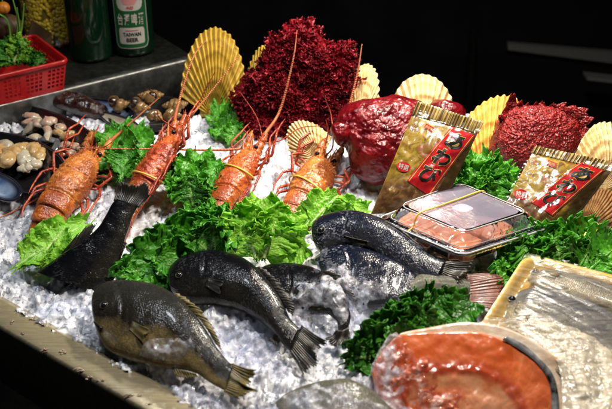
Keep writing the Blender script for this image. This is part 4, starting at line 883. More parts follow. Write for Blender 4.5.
# ---------------------------------------------------------------- printed pouches
def pouch(label, quad, anchor, N, bulge, stripe, chars, seal_h, roundel, small, seed):
    """quad px: TL, TR, BR, BL"""
    N = unit(N); A = np.asarray(anchor, float)
    Q = [onp(*q, A, N) for q in quad]
    def uv2w(s, t, k=0.0):
        s = np.asarray(s, float)[..., None]; t = np.asarray(t, float)[..., None]
        p = Q[0] * (1 - s) * t + Q[1] * s * t + Q[2] * s * (1 - t) + Q[3] * (1 - s) * (1 - t)
        tt = np.clip(t / (1 - seal_h), 0, 1)
        b = bulge * (1 - np.abs(2 * s - 1) ** 3.0) * (1 - np.abs(2 * tt - 1) ** 4) ** .7
        S = np.concatenate([s * 5, t * 7, s * 0 + seed], -1)
        b = b * (1 + .22 * fbm(S * .7, 3, seed)[..., None]) + .0016 * np.abs(fbm(S * 1.4, 2, seed + 3))[..., None]
        return p + N * (b + k)
    def px2uv(u, v):
        p = onp(u, v, A, N)        # inverse bilinear by Newton steps
        s, t = .5, .5
        for _ in range(12):
            f0 = np.array([Q[0] * (1 - s) * t + Q[1] * s * t + Q[2] * s * (1 - t) + Q[3] * (1 - s) * (1 - t)])[0]
            ds = (Q[1] - Q[0]) * t + (Q[2] - Q[3]) * (1 - t); dt = (Q[0] - Q[3]) * (1 - s) + (Q[1] - Q[2]) * s
            J = np.stack([ds, dt], 1); d = np.linalg.lstsq(J, p - f0, rcond=None)[0]; s += d[0]; t += d[1]
        return s, t
    root = thing('printed_pouch', (Q[2] + Q[3]) / 2, label, 'packet', 'gold printed pouches propped against the shells')
    n = 120; s, t = np.meshgrid(np.linspace(0, 1, n), np.linspace(0, 1 - seal_h, n), indexing='ij')
    F_ = uv2w(s, t); B_ = uv2w(s, t); b0 = (Q[0][None, None] * 0)
    k = bulge * (1 - np.abs(2 * s - 1) ** 3.0) * (1 - np.abs(2 * t / (1 - seal_h) - 1) ** 4) ** .7
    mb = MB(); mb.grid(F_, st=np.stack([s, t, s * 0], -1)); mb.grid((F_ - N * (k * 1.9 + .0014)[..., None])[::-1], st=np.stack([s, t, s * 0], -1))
    mk('pouch_body', mb, M['pouch'], root)
    s, t = np.meshgrid(np.linspace(-.01, 1.01, 120), np.linspace(1 - seal_h, 1, 8), indexing='ij')
    G = uv2w(s, t) + N * (.0012 * np.sin(s * 140))[..., None]
    mb = MB(); mb.grid(G, st=np.stack([s, t, s * 0], -1)); mk('crimped_seal', mb, M['seal'], root, solid=.0008)
    # red stripe
    C4 = [px2uv(*q) for q in stripe]      # top-left, top-right, bottom-right, bottom-left of the stripe read along its length
    def sp(a, b, k):
        a = np.asarray(a, float); b = np.asarray(b, float)
        s = C4[0][0] * (1 - a) * b + C4[1][0] * a * b + C4[2][0] * a * (1 - b) + C4[3][0] * (1 - a) * (1 - b)
        t = C4[0][1] * (1 - a) * b + C4[1][1] * a * b + C4[2][1] * a * (1 - b) + C4[3][1] * (1 - a) * (1 - b)
        return uv2w(s, np.clip(t, 0, 1), k)
    a, b = np.meshgrid(np.linspace(0, 1, 24), np.linspace(0, 1, 80), indexing='ij')
    mb = MB(); mb.grid(sp(a, b, .0010)); st_ = mk('red_stripe', mb, M['stripe'], root, solid=.0002)
    mb = MB()
    for a0, a1 in ((.05, .075), (.925, .95)):
        a, b = np.meshgrid(np.linspace(a0, a1, 2), np.linspace(.02, .98, 50), indexing='ij'); mb.grid(sp(a, b, .0016))
    mk('border_line', mb, M['gold'], st_)
    mg, mi = MB(), MB()
    def halo(v, f, rx, ry, mbx, k, grow):
        x = rx[0] + (rx[1] - rx[0]) * v[:, 0]; y = ry[0] + (ry[1] - ry[0]) * v[:, 1]; mbx.add(sp(x, y, k), f)
    m = len(chars)
    for i, ch in enumerate(chars):
        y1 = .93 - i * .86 / m; y0 = y1 - .74 / m
        v, f = glyphs(ch, .045); halo(v, f, (.16, .86), (y0 - .01, y1 + .01), mg, .0019, 0)
        v, f = glyphs(ch, .03); halo(v, f, (.18, .84), (y0, y1), mi, .0024, 0)
    mk('lettering', mg, M['gold'], st_); mk('lettering', mi, M['ink'], st_)
    def stamp(cpx, rx, ry, mat, txt, tm, rot=0, sq=False):
        mb = MB(); c = onp(*cpx, A, N); e1 = unit(Q[1] - Q[0]); e2 = unit(np.cross(N, e1)); k = np.linspace(0, 2 * PI, 28, endpoint=False)
        e1, e2 = e1 * math.cos(rot) + e2 * math.sin(rot), e2 * math.cos(rot) - e1 * math.sin(rot)
        s0, t0 = px2uv(*cpx); h = uv2w(np.array(s0), np.array(t0)) ; h = np.dot(h - c, N) + .0022
        if sq: ring = np.array([c + e1 * rx * i + e2 * ry * j for i, j in ((-1, -1), (1, -1), (1, 1), (-1, 1))])
        else: ring = np.array([c + e1 * rx * math.cos(q) + e2 * ry * math.sin(q) for q in k])
        mb.cap(ring + N * h); ob = mk('red_seal_mark', mb, mat, root)
        mb = MB(); nn = len(txt)
        for i, ch in enumerate(txt):
            v, f = glyphs(ch, .01); w = 1.5 * rx / nn; x0 = -rx * .75 + i * w
            mb.add(np.array([c + e1 * (x0 + w * .92 * q[0]) + e2 * (ry * 1.1 * (q[1] - .5)) + N * (h + .0005) for q in v]), f)
        mk('lettering', mb, tm, ob)
    stamp(roundel, .0095, .0068, M['stripe'], '特選', M['lab_white'])
    stamp(small, .0062, .0034, M['stripe'], '磯の味', M['gold'], -.2, True)
    # clear outer film with glints, overhanging edges
    s, t = np.meshgrid(np.linspace(-.03, 1.03, 60), np.linspace(-.02, 1 - seal_h * .5, 60), indexing='ij')
    G = uv2w(np.clip(s, 0, 1), np.clip(t, 0, 1), .0034) + (s - np.clip(s, 0, 1))[..., None] * (Q[1] - Q[0]) + N * (.0012 * fbm(np.stack([s * 14, t * 14, s * 0], -1), 3, seed + 20))[..., None]
    mb = MB(); mb.grid(G); mk('clear_film', mb, M['pouchfilm'], root)
    return root
NP = unit(V(-.12, -.80, .58))
pouch('gold printed pouch with red stripe leaning on the smooth red lump', [(418, 101), (483, 122), (440, 212), (371, 214)], onz(405, 214, .055), NP, .010,
      [(452, 127), (475, 136), (430, 197), (407, 182)], 'あわび', .13, (404, 168), (429, 129), 3)
pouch('gold printed pouch with red stripe in front of the spiky red lump', [(536, 146), (618, 163), (552, 250), (500, 214)], onz(530, 238, .045), unit(V(-.15, -.72, .68)), .010,
      [(580, 162), (604, 171), (552, 218), (530, 204)], 'あわび', .11, (521, 196), (551, 166), 8)
# ---------------------------------------------------------------- clear box of raw fish
ZB = .062
A4, B4, C4_, D4 = onz(383, 221, ZB), onz(462, 255, ZB), onz(543, 229, ZB), onz(458, 192, ZB)
def bx(s, t, z): # s: A->B .. t: A->D
    s = np.asarray(s, float)[..., None]; t = np.asarray(t, float)[..., None]
    return A4 * (1 - s) * (1 - t) + B4 * s * (1 - t) + C4_ * s * t + D4 * (1 - s) * t + V(0, 0, 1) * np.asarray(z, float)[..., None]
def rrect(m, r=.10, n=10):
    """rounded square in unit coordinates inset by m"""
    out = []
    for (cx, cy, a0) in ((1 - m - r, m + r, -PI / 2), (1 - m - r, 1 - m - r, 0), (m + r, 1 - m - r, PI / 2), (m + r, m + r, PI)):
        for k in range(n): a = a0 + PI / 2 * k / (n - 1); out.append((cx + r * math.cos(a), cy + r * math.sin(a)))
    return np.array(out)
def shell_rings(levels):
    rows = []
    for m, r, z in levels:
        q = rrect(m, r); rows.append(bx(q[:, 0], q[:, 1], np.full(len(q), z)))
    return np.array(rows)
root = thing('food_box', bx(.5, .5, 0).reshape(3) - V(0, 0, .022), 'black plastic box of raw fish, clear lid held by a yellow band', 'food box')
mb = MB(); R_ = shell_rings([(-.03, .10, .0025), (-.03, .10, -.0005), (.0, .10, -.001), (.03, .1, .000), (.045, .1, -.002), (.09, .1, -.020), (.13, .1, -.021)]); mb.grid(R_, cv=True); mb.cap(R_[-1]); mk('tray', mb, M['black_plastic'], root, solid=.0012)
mb = MB(); R_ = shell_rings([(-.045, .10, -.002), (-.04, .1, .0045), (.0, .10, .0050), (.025, .1, .005), (.035, .1, .010), (.075, .1, .0215), (.10, .1, .0235), (.13, .1, .0240)]); mb.grid(R_, cv=True)
lid = mk('lid', mb, M['lid'], root)
mb = MB(); R_ = shell_rings([(.13, .1, .0240), (.2, .08, .0234), (.30, .08, .0232), (.42, .05, .0235)]); mb.grid(R_, cv=True); mb.cap(R_[-1]); mk('lavender_top', mb, M['lid_top'], lid)  # mostly opaque lavender-grey lid top, patchy by noise
mb = MB()
for m, z, r in ((-.045, .0035, .0011), (.022, .0068, .0006), (.098, .0240, .0007)):
    q = rrect(m, .10); ring = bx(q[:, 0], q[:, 1], np.full(len(q), z)); mb.tube(np.vstack([ring, ring[:2]]), r, 6)
mk('lid_rim', mb, M['white_plastic'], lid)
mb = MB(); yy = [(-.02, -.001), (-.03, .004), (.03, .008), (.085, .0245), (.3, .0255), (.6, .0255), (.915, .0245), (.97, .008), (1.03, .004), (1.02, -.001), (.9, -.021), (.1, -.021), (-.02, -.001)]
ring = np.array([bx(.30 + .14 * (0), y, z) .reshape(3) for y, z in yy]); ring = np.array([bx(.36 , y, z).reshape(3) for y, z in yy])
mb.tube(cr(ring, 90), .0011, 6); mk('rubber_band', mb, M['rubber_y'], root)
rs = np.random.RandomState(8)
fish_g = 'pieces of raw fish in the clear box'
for i, (s0, t0) in enumerate([(.17, .24), (.39, .22), (.61, .24), (.82, .22), (.17, .62), (.40, .60), (.62, .60), (.82, .62)]):
    mb = MB(); c = bx(s0, t0, -.008).reshape(3); e1 = unit(B4 - A4); e2 = unit(np.cross((0, 0, 1), e1)); U, W2 = np.meshgrid(np.linspace(0, 2 * PI, 40, endpoint=False), np.linspace(0.0, PI, 18), indexing='ij')
    sx, sy_ = rs.uniform(.014, .017), rs.uniform(.022, .025); sp_ = lambda q, p: np.sign(q) * np.abs(q) ** p
    G = c + e1 * (sx * sp_(np.cos(U), .6) * np.sin(W2) ** .5)[..., None] + e2 * (sy_ * sp_(np.sin(U), .6) * np.sin(W2) ** .5)[..., None] + V(0, 0, 1) * (.012 * sp_(np.cos(W2), .5))[..., None]
    G = G + .0030 * fbm(G * 90, 3, i)[..., None] * V(1, 1, 1)
    mb.grid(G, cu=True); tag(mk('fish_piece', mb, M['meat_box']), 'chunk of orange raw fish under the clear lid of the black box', 'fish piece', fish_g)
# ---------------------------------------------------------------- yellow foam tray wrapped in film, flat fish inside
ZT = .036
YT = [onz(474, 340, ZT - .008), onz(524, 262, ZT + .005), onz(672, 300, ZT + .005), onz(640, 398, ZT - .008)]
def yt(s, t, z):
    s = np.asarray(s, float)[..., None]; t = np.asarray(t, float)[..., None]
    return YT[0] * (1 - s) * (1 - t) + YT[1] * (1 - s) * t + YT[2] * s * t + YT[3] * s * (1 - t) + V(0, 0, 1) * np.asarray(z, float)[..., None]
def yrings(L_):
    rows = []
    for m, r, z in L_:
        q = rrect(m, r, 14); rows.append(yt(q[:, 0], q[:, 1], np.full(len(q), z)))
    return np.array(rows)
root = thing('foam_tray', yt(.5, .5, -.02).reshape(3), 'yellow foam tray wrapped in crinkled clear film at the lower right', 'foam tray')
mb = MB(); R_ = yrings([(.10, .12, -.020), (.0, .13, .004), (-.008, .13, .0065), (.010, .13, .0150), (.030, .13, .0135), (.045, .13, .006), (.10, .12, -.012), (.2, .1, -.013)]); mb.grid(R_, cv=True); mb.cap(R_[-1]); mb.cap(R_[0][::-1]); mk('tray', mb, M['foam_y'], root)
s, t = np.meshgrid(np.linspace(.012, .988, 130), np.linspace(.012, .988, 130), indexing='ij')
cr_ = fbm(np.stack([s * 4 + t * 12, t * 2 - s * 1.5, s * 0], -1), 3, 4); ed = np.minimum(np.minimum(s, 1 - s), np.minimum(t, 1 - t)) + .015
ins = np.clip(ed / .16, 0, 1); z = .0160 - .006 * np.exp(-((ed - .12) / .05) ** 2) + .006 * np.sin(np.clip(ed / .5, 0, 1) * PI / 2) + .0016 * np.abs(cr_) * (.3 + ins) 
mb = MB()
corner = (np.minimum(s, 1 - s) + np.minimum(t, 1 - t)) > .055
mb.grid(yt(s, t, z), mask=corner[:-1, :-1]); mk('film', mb, M['film'], root)
def flatfish(label, stations, seed):
    z0 = ZT + .004; D = np.array([onz(a, b, z0) for a, b, c, d in stations]); E = np.array([onz(c, d, z0) for a, b, c, d in stations]); n = 60; D = cr(D, n); E = cr(E, n)
    C = (D + E) / 2; H = (D - E) / 2; hl = np.linalg.norm(H, axis=1); w = .011 * (hl / hl.max()) ** .6; a = np.linspace(0, 2 * PI, 36, endpoint=False)
    P = C[:, None] + H[:, None] * np.cos(a)[None, :, None] + V(0, 0, 1) * (w[:, None] * np.sin(a))[..., None]
    s = np.concatenate([[0], np.cumsum(np.linalg.norm(np.diff(C, axis=0), axis=1))]); st = np.zeros(P.shape); st[..., 0] = s[:, None]; st[..., 1] = np.cos(a)[None]
    root = thing('whole_fish', C[n // 2] - V(0, 0, .012), label, 'fish', 'silvery fish wrapped in the yellow foam tray')
    mb = MB(); mb.grid(P, cv=True, st=st); mb.cap(P[0][::-1]); mb.cap(P[-1]); mk('body', mb, M['fish_pack'], root)
    mb = MB(); e = C[6] + V(0, 0, w[6] * .9) + H[6] * .2; mb.ball(e, .005, 16, 10); mk('eye', mb, M['eye'], root)
    mb = MB(); ring = np.array([e + V(.0055 * math.cos(k), .0055 * math.sin(k), .0012) for k in np.linspace(0, 2 * PI, 20)]); mb.tube(ring, .0011, 6); mk('iris', mb, M['fish_pale'], root)
    # pectoral fin and dark streak of the back
    mb = fin_sheet([C[15] + V(0, 0, w[15]), C[15] - H[15] * .4 + V(0, 0, w[15])], [C[26] + H[26] * .2 + V(0, 0, w[26] + .001), C[24] - H[24] * .5 + V(0, 0, w[24] + .001)], 8, .1, seed=seed, N=V(0, 0, 1)); mk('pectoral_fin', mb, M['fin_olive'], root, solid=.0008)
M['fish_pack'] = fish_mat('wrapped_fish_skin', (.02, .03, .06), (.16, .14, .10), (.34, .28, .16), 430, mott=.6, glint=.0)
flatfish('large silver wrapped fish, its head near the corner of the yellow tray', [(512, 302, 506, 308), (520, 292, 504, 320), (536, 288, 512, 338), (560, 292, 530, 352), (590, 302, 556, 372), (620, 318, 590, 392), (645, 335, 620, 400)], 2)
flatfish('smaller wrapped fish along the far rim of the yellow tray', [(532, 276, 528, 280), (548, 272, 536, 286), (575, 276, 562, 292), (610, 286, 598, 304), (645, 298, 634, 316)], 5)
# ---------------------------------------------------------------- salmon steak
NS = unit(V(-.08, -.62, .78)); AS = onz(450, 392, .020)
def poly_slab(poly, A, N, k0, k1, n=140, bulge=0.0, rings=18, seed=0, rough=.0006, hollow=0, cen=None):
    P0 = np.array([onp(u, v, A, N) for u, v in poly]); Q = cr(np.vstack([P0, P0[:1]]), n + 1)[:-1]; c = Q.mean(0) if cen is None else onp(*cen, A, N)
    r = np.linspace(1, .0, rings) ; top = c + (Q - c)[None] * r[:, None, None]; z = k1 + bulge * (1 - r ** 2)[:, None] + rough * fbm(top * 90, 3, seed) * 2
    if hollow: z = z - hollow * (np.clip((.62 - r) / .12, 0, 1) ** 1.0)[:, None] * (.7 + .5 * fbm(top * 60, 3, seed + 2)) + .0018 * np.exp(-((r - .64) / .04) ** 2)[:, None] * (.6 + vn(top * 150, 4))
    top = top + N * z[..., None]; rim = np.array([Q + N * k0, Q + (Q - c) * .012 + N * (k0 + (k1 - k0) * .6), Q + (Q - c) * .006 + N * (k1 - .0012)])
    G = np.concatenate([rim, top]); st = np.zeros(G.shape); st[..., 1] = np.concatenate([[1, 1, 1], r])[:, None]; st[..., 0] = np.linspace(0, 1, n)[None]
    mb = MB(); mb.grid(G, cv=True, st=st); return mb
root = thing('salmon_steak', onz(450, 400, .0), 'thick orange salmon steak with pale fat edge and dark skin at the bottom right', 'salmon steak')
mk('flesh', poly_slab([(372, 372), (380, 356), (390, 344), (398, 337), (410, 334.5), (430, 333.5), (450, 333), (470, 333), (482, 334.5), (494, 338), (507, 344), (520, 352), (532, 361), (543, 371), (550, 380), (553, 388), (554, 396), (556, 430), (556, 480), (500, 490), (440, 484), (400, 440), (380, 400)], AS, NS, -.022, .004, bulge=.003, seed=3, rings=70, n=260, rough=.0006, hollow=.0032, cen=(462, 440)), M['salmon'], root)
mk('fat_edge', poly_slab([(399, 336), (404, 332.5), (428, 328), (460, 323), (492, 325), (520, 334), (546, 350), (568, 368), (578, 392), (576, 440), (540, 440), (500, 380), (450, 350), (410, 342)], AS, NS, -.026, .0015, seed=5), M['salmon_fat'], root)
sk = lambda pts, k: np.array([onp(u, v, AS + NS * k, NS) for u, v in pts])
a_ = cr(sk([(503, 339), (520, 349), (536, 361), (546, 374), (551, 388), (552, 410), (550, 440)], .0062), 80); b_ = cr(sk([(506, 336), (524, 345), (538.5, 358), (550.5, 371), (556.5, 386), (559, 410), (557, 440)], .0050), 80)
G = np.array([a_ - NS * .003, a_, a_ * .5 + b_ * .5 + NS * .0012, b_, b_ - NS * .02]); mb = MB(); mb.grid(G, st=np.zeros(G.shape)); mk('skin', mb, M['salmon_skin'], root, solid=.001)
# crinkled film wrapped round the right end of the steak
s, t = np.meshgrid(np.linspace(0, 1, 170), np.linspace(0, 1, 110), indexing='ij')
FA = cr(np.array([onz(u, v, z) for u, v, z in [(478, 324, .047), (512, 330, .047), (540, 346, .047), (558, 366, .047), (562, 396, .046), (560, 440, .040)]]), 170)
FB = cr(np.array([onz(u, v, z) for u, v, z in [(500, 322, .046), (556, 324, .050), (606, 344, .050), (640, 372, .048), (660, 410, .046), (670, 450, .044)]]), 170)
G = FA[:, None] * (1 - t[..., None]) + FB[:, None] * t[..., None]; G[..., 2] += .006 * np.sin(t * PI) + .0045 * np.abs(fbm(np.stack([s * 14, t * 3 + s * 2, s * 0], -1), 4, 6)) + .002 * fbm(np.stack([s * 40, t * 9, s * 0], -1), 2, 7)
mb = MB(); mb.grid(G); mk('plastic_wrap', mb, M['wrap'], root)
# ---------------------------------------------------------------- things on the raised shelf
ZS = .0852
def lathe(prof, c, n=48):
    a = np.linspace(0, 2 * PI, n, endpoint=False); P = np.array([[c[0] + r * math.cos(k), c[1] + r * math.sin(k), c[2] + z] for r, z in prof for k in a]).reshape(len(prof), n, 3)
    mb = MB(); mb.grid(P, cv=True); mb.cap(P[0][::-1]); mb.cap(P[-1]); return mb
def bottle(c, label, lab):
    root = thing('beer_bottle', c, label, 'bottle', 'green beer bottles at the back left')
    mk('glass', lathe([(.030, .0), (.036, .003), (.0375, .01), (.0375, .165), (.036, .178), (.026, .205), (.017, .225), (.0145, .25), (.0135, .285)], c), M['glass_green'], root)
    mk('neck_ring', lathe([(.0136, .278), (.0165, .280), (.0165, .288), (.0136, .290)], c, 28), M['glass_green'], root)
    cap = mk('cap', lathe([(.0155, .288), (.016, .290), (.0145, .297), (.004, .298)], c, 28), M['steel'], root)
    if lab:
        a0 = math.atan2(CAM[1] - c[1], CAM[0] - c[0]) + lab; Rr = .0377
        def cyl(x, z, k=0.0): # x metres round the bottle (left to right as seen), z height
            x = np.asarray(x, float); z = np.asarray(z, float); a = a0 + x / Rr; r = Rr + k; return np.stack([c[0] + r * np.cos(a), c[1] + r * np.sin(a), c[2] + z], -1)
        def rect(x0, x1, z0, z1, k, rc=.004):
            """rounded patch on the glass"""
            U = np.linspace(0, 1, 24); rows = []
            for u in U:
                x = x0 + (x1 - x0) * u; d = min(x - x0, x1 - x); q = rc - math.sqrt(max(0, rc * rc - max(0, rc - d) ** 2)); rows.append(cyl(np.full(8, x), np.linspace(z0 + q, z1 - q, 8), k))
            mb = MB(); mb.grid(np.array(rows)); return mb
        L0 = mk('label', rect(-.030, .030, .018, .135, .0004, .010), M['lab_white'], root)
        mk('green_panel', rect(-.0285, .0285, .0195, .1335, .0007, .009), M['lab_green'], L0)
        mk('white_panel', rect(-.022, .022, .0265, .0560, .0010, .004), M['lab_white'], L0)
        mk('white_panel', rect(-.022, .022, .086, .128, .0010, .012), M['lab_white'], L0)
        mk('pink_emblem', rect(-.013, .013, .096, .123, .0013, .010), M['lab_pink'], L0)
        def put(txt, x0, x1, z0, z1, mat, bold=.01):
            v, f = glyphs(txt, bold); mb = MB(); mb.add(cyl(x0 + (x1 - x0) * v[:, 0], z0 + (z1 - z0) * v[:, 1], .0017), f); mk('lettering', mb, mat, L0)
        for i, ch in enumerate('台灣啤酒'): put(ch, -.0225 + i * .0118, -.0130 + i * .0118, .0605, .0815, M['lab_white'], .02)
        put('TAIWAN', -.0150, .0150, .0405, .0475, M['ink'], .03); put('BEER', -.0100, .0100, .0305, .0380, M['ink'], .03)
        put('金牌', -.006, .006, .0885, .0945, M['lab_red'], .03); mk('red_line', rect(-.011, .011, .0500, .0515, .0013, .0005), M['lab_red'], L0)
    return root
def bpos(u, v): return onz(u, v, ZS)
b1 = bpos(131, 58) + V(0, .035, 0); b2 = bpos(88, 64) + V(0, .035, 0)
bottle(b1, 'green glass beer bottle with a green and white label, right of the plain one', -.02)
bottle(b2, 'dark green glass bottle with no label facing out, beside the bag of yellow beans', 0)
# bag of yellow beans
c = onz(48, 54, ZS) + V(0, .05, 0); root = thing('bean_bag', c, 'clear bag full of round yellow beans behind the red basket', 'bag of beans')
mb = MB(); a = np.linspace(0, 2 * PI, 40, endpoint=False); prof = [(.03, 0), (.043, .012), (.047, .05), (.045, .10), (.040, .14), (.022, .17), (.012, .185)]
P = np.array([[[c[0] + r * math.cos(k) * (1 + .05 * math.sin(3 * k + z * 40)), c[1] + .7 * r * math.sin(k), c[2] + z] for k in a] for r, z in prof]); mb.grid(P, cv=True); mk('inner_pile', mb, simple('bean_shadow', (.20, .15, .02), .6), root)  # darker core colour paints the shade between the beans
mb = MB(); rs = np.random.RandomState(3)
for i in range(720):
    z = rs.uniform(.003, .15); r = np.interp(z, [q[1] for q in prof], [q[0] for q in prof]); k = rs.uniform(PI, 2 * PI)
    mb.ball((c[0] + (r + .001) * math.cos(k), c[1] + .7 * (r + .001) * math.sin(k), c[2] + z), rs.uniform(.0036, .0046), 8, 6)
tag(mk('beans', mb, M['bean'], root), kind='stuff')
mb = MB(); P2 = (P - c) * V(1.17, 1.22, 1.02) + c; mb.grid(P2, cv=True); mk('clear_bag', mb, M['pouchfilm'], root)
# brown folded board
q0, q1, q2 = onz(22, 62, ZS), onz(52, 58, ZS), None
root = None
mb = MB(); d = V(.3, .9, 0) * .03; t1 = ony(32, 20, q0[1] + .01); t2 = ony(52, 34, q1[1] + .01)
for a_, b_ in (((q0, t1, ), (q1, t2)),):
    pass
vs = [q0, q1, t2, t1]; n_ = unit(np.cross(q1 - q0, t1 - q0)); mb.add([p for p in vs] + [p - n_ * .004 for p in vs], [(0, 1, 2, 3), (7, 6, 5, 4), (0, 4, 5, 1), (1, 5, 6, 2), (2, 6, 7, 3), (3, 7, 4, 0)])
tag(mk('brown_board', mb, M['wood'], smooth=False, bevel=.0008), 'brown pointed board standing behind the rim of the red basket', 'board')
# ---------------------------------------------------------------- red basket
base = onz(64, 91, ZS); bw, bd_, bh = .17, .125, .050
ex, ey = -eE, nE
def bk(x, y, z, fl=.10): k = 1 + fl * z / bh; cx, cy = bw / 2, bd_ / 2; return base + ey * .004 + ex * (cx + (x - cx) * k) + ey * (cy + (y - cy) * k) + V(0, 0, z)
root = thing('plastic_basket', base + ex * bw / 2 + ey * bd_ / 2, 'red plastic basket with square mesh holes holding vegetables at the left', 'basket')
def wall(f, nx, nz):
    X, Z = np.meshgrid(np.linspace(0, 1, nx + 1), np.linspace(0, 1, nz + 1), indexing='ij'); P = np.array([[f(X[i, j], Z[i, j]) for j in range(nz + 1)] for i in range(nx + 1)])
    m = np.ones((nx, nz), bool)
    for i in range(nx):
        for j in range(nz):
            if i % 3 != 0 and (i // 3) % 5 != 4 and j % 3 != 0 and 2 < j < nz - 4: m[i, j] = False
            if i % 3 == 2 and False: m[i, j] = False
    mb.grid(P, mask=m)
mb = MB()
wall(lambda a, b: bk(a * bw, 0, b * bh), 75, 22); wall(lambda a, b: bk(a * bw, bd_, b * bh), 75, 22); wall(lambda a, b: bk(0, a * bd_, b * bh), 54, 22); wall(lambda a, b: bk(bw, a * bd_, b * bh), 54, 22)
mb.grid(np.array([[bk(a * bw, b * bd_, 0) for b in np.linspace(0, 1, 6)] for a in np.linspace(0, 1, 6)]))
mk('mesh_walls', mb, M['red_plastic'], root, solid=.0022, smooth=False)
mb = MB(); q = rrect(-.005, .06, 6); ring = []
for x, y in q:
    dip = -.006 * (1 / (1 + math.exp(-(x - .42) * 50))) * (1 if y < .1 else 0) * 0
    ring.append(bk(x * bw, y * bd_, bh + dip))
ring = np.array(ring); G = np.array([ring + V(0, 0, -.005) + (ring - ring.mean(0)) * .02, ring + (ring - ring.mean(0)) * .035, ring + V(0, 0, .003) + (ring - ring.mean(0)) * .03, ring + V(0, 0, .003), ring + V(0, 0, -.002)])
mb.grid(G, cv=True); mk('rim', mb, M['red_plastic'], root, solid=.0015)
# vegetables in the basket
def bpx(u, v, y): return ony(u, v, y)
yb = (base + ex * bw * .5 + ey * bd_ * .5)[1]
clump_root = thing('leafy_greens', bk(.08, .05, .01), 'pale and dark curly salad leaves heaped in the red basket', 'salad leaves')
for i, (u0, v0, u1, v1, w, mt) in enumerate([(10, 62, 2, 40, .020, K), (14, 62, 22, 38, .018, LT), (8, 64, -8, 50, .02, K), (20, 62, 34, 52, .013, DK), (6, 66, 14, 52, .015, K), (24, 64, 44, 58, .012, DK), (0, 66, -20, 44, .02, K)]):
    mk('leaf', leaf_mesh(bpx(u0, v0, yb - .01), bpx(u1, v1, yb), (random.uniform(-.2, .2), -.8, .6), w, .005, i + 50), mt, clump_root, solid=.0007)
for i, (u0, v0, u1, v1, u2, v2) in enumerate([(14, 50, 18, 24, 12, -4), (17, 50, 22, 26, 24, 4), (12, 50, 8, 22, -4, 12), (20, 50, 20, 30, 17, 8)]):
    mb = MB(); mb.tube(cr([bpx(u0, v0, yb + .01), bpx(u1, v1, yb + .01), bpx(u2, v2, yb + .0)], 20), np.linspace(.0042, .0016, 20), 8, flat=.5)
    tag(mk('green_onion', mb, M['sprout']), 'green stalk standing up among the salad leaves in the red basket', 'green onion', 'green stalks in the red basket')
for (u, v, r, m, nm, lb, ct) in ((2, 27, .013, 'purple', 'radish', 'dark purple-red round radish in the basket at the left edge', 'radish'), (3, 8, .011, 'orange', 'kumquat', 'small orange fruit at the top left corner above the radish', 'fruit')):
    root = thing(nm, bpx(u, v, yb + .03), lb, ct); mb = MB(); p = bpx(u, v, yb + .03); mb.ball(p, r, 24, 16, ax=(1, 1, .92)); mk('skin', mb, M[m], root)
    mb = MB(); mb.tube(cr([p + V(0, 0, r * .85), p + V(.001, 0, r * 1.25)], 6), .0012, 6); mk('stalk', mb, M['sprout'], root)
mb = MB(); mb.ball(bpx(2, 27, yb + .035) - V(.0, 0, .03), .02, 20, 14, ax=(1.4, 1, 1)); tag(mk('potato', mb, M['wood']), 'brown root vegetable under the radish in the red basket', 'root vegetable')
mb = MB(); mb.ball(bpx(3, 8, yb + .035) - V(.0, 0, .031), .021, 20, 14, ax=(1.3, 1, 1)); tag(mk('potato', mb, M['wood']), 'brown root vegetable under the small orange fruit', 'root vegetable')
# ---------------------------------------------------------------- half shells and their meat
def half_shell(label, p0, p1, width, depth, inside, group='black half shells at the left', nrm=(0, -.35, .95), lip=.0016, name='mussel_shell'):
    """p0 hinge, p1 round end (u,v,z)"""
    H = onz(*p0); T_ = onz(*p1); X = unit(T_ - H); L = np.linalg.norm(T_ - H); N = unit(np.asarray(nrm, float) - X * np.dot(nrm, X)); Y = np.cross(N, X)
    a = np.linspace(0, 2 * PI, 90, endpoint=False); r = np.linspace(0, 1, 22)
    ox = .5 - .5 * np.cos(a); oy = np.sin(a) * (.35 + .65 * ox ** .7) * .92
    A, R2 = np.meshgrid(a, r, indexing='ij'); cx = .52; x = cx + (ox[:, None] - cx) * R2; y = oy[:, None] * R2
    z = -depth * (1 - R2 ** 2.4)
    P = H + X * (x * L)[..., None] + Y * (y * width)[..., None] + N * z[..., None]
    st = np.stack([R2, A / 6.28, A * 0], -1)
    root = thing(name, H * .5 + T_ * .5 - N * depth, label, 'shell', group)
    mb = MB(); mb.grid(P - N * lip, cu=True, st=st); mk('outer_shell', mb, M['mussel'], root)
    mb = MB(); mb.grid(P * 1.0, cu=True, st=st); mk('inner_lining', mb, inside, root)
    ring = P[:, -1]; mb = MB(); mb.tube(np.vstack([ring, ring[:2]]) - N * lip * .5, lip, 8); mk('rim', mb, M['mussel'], root)
    return root, (lambda s, t, k=0.0: H + X * (s * L) + Y * (t * width) + N * (-depth * .8 + k)), N
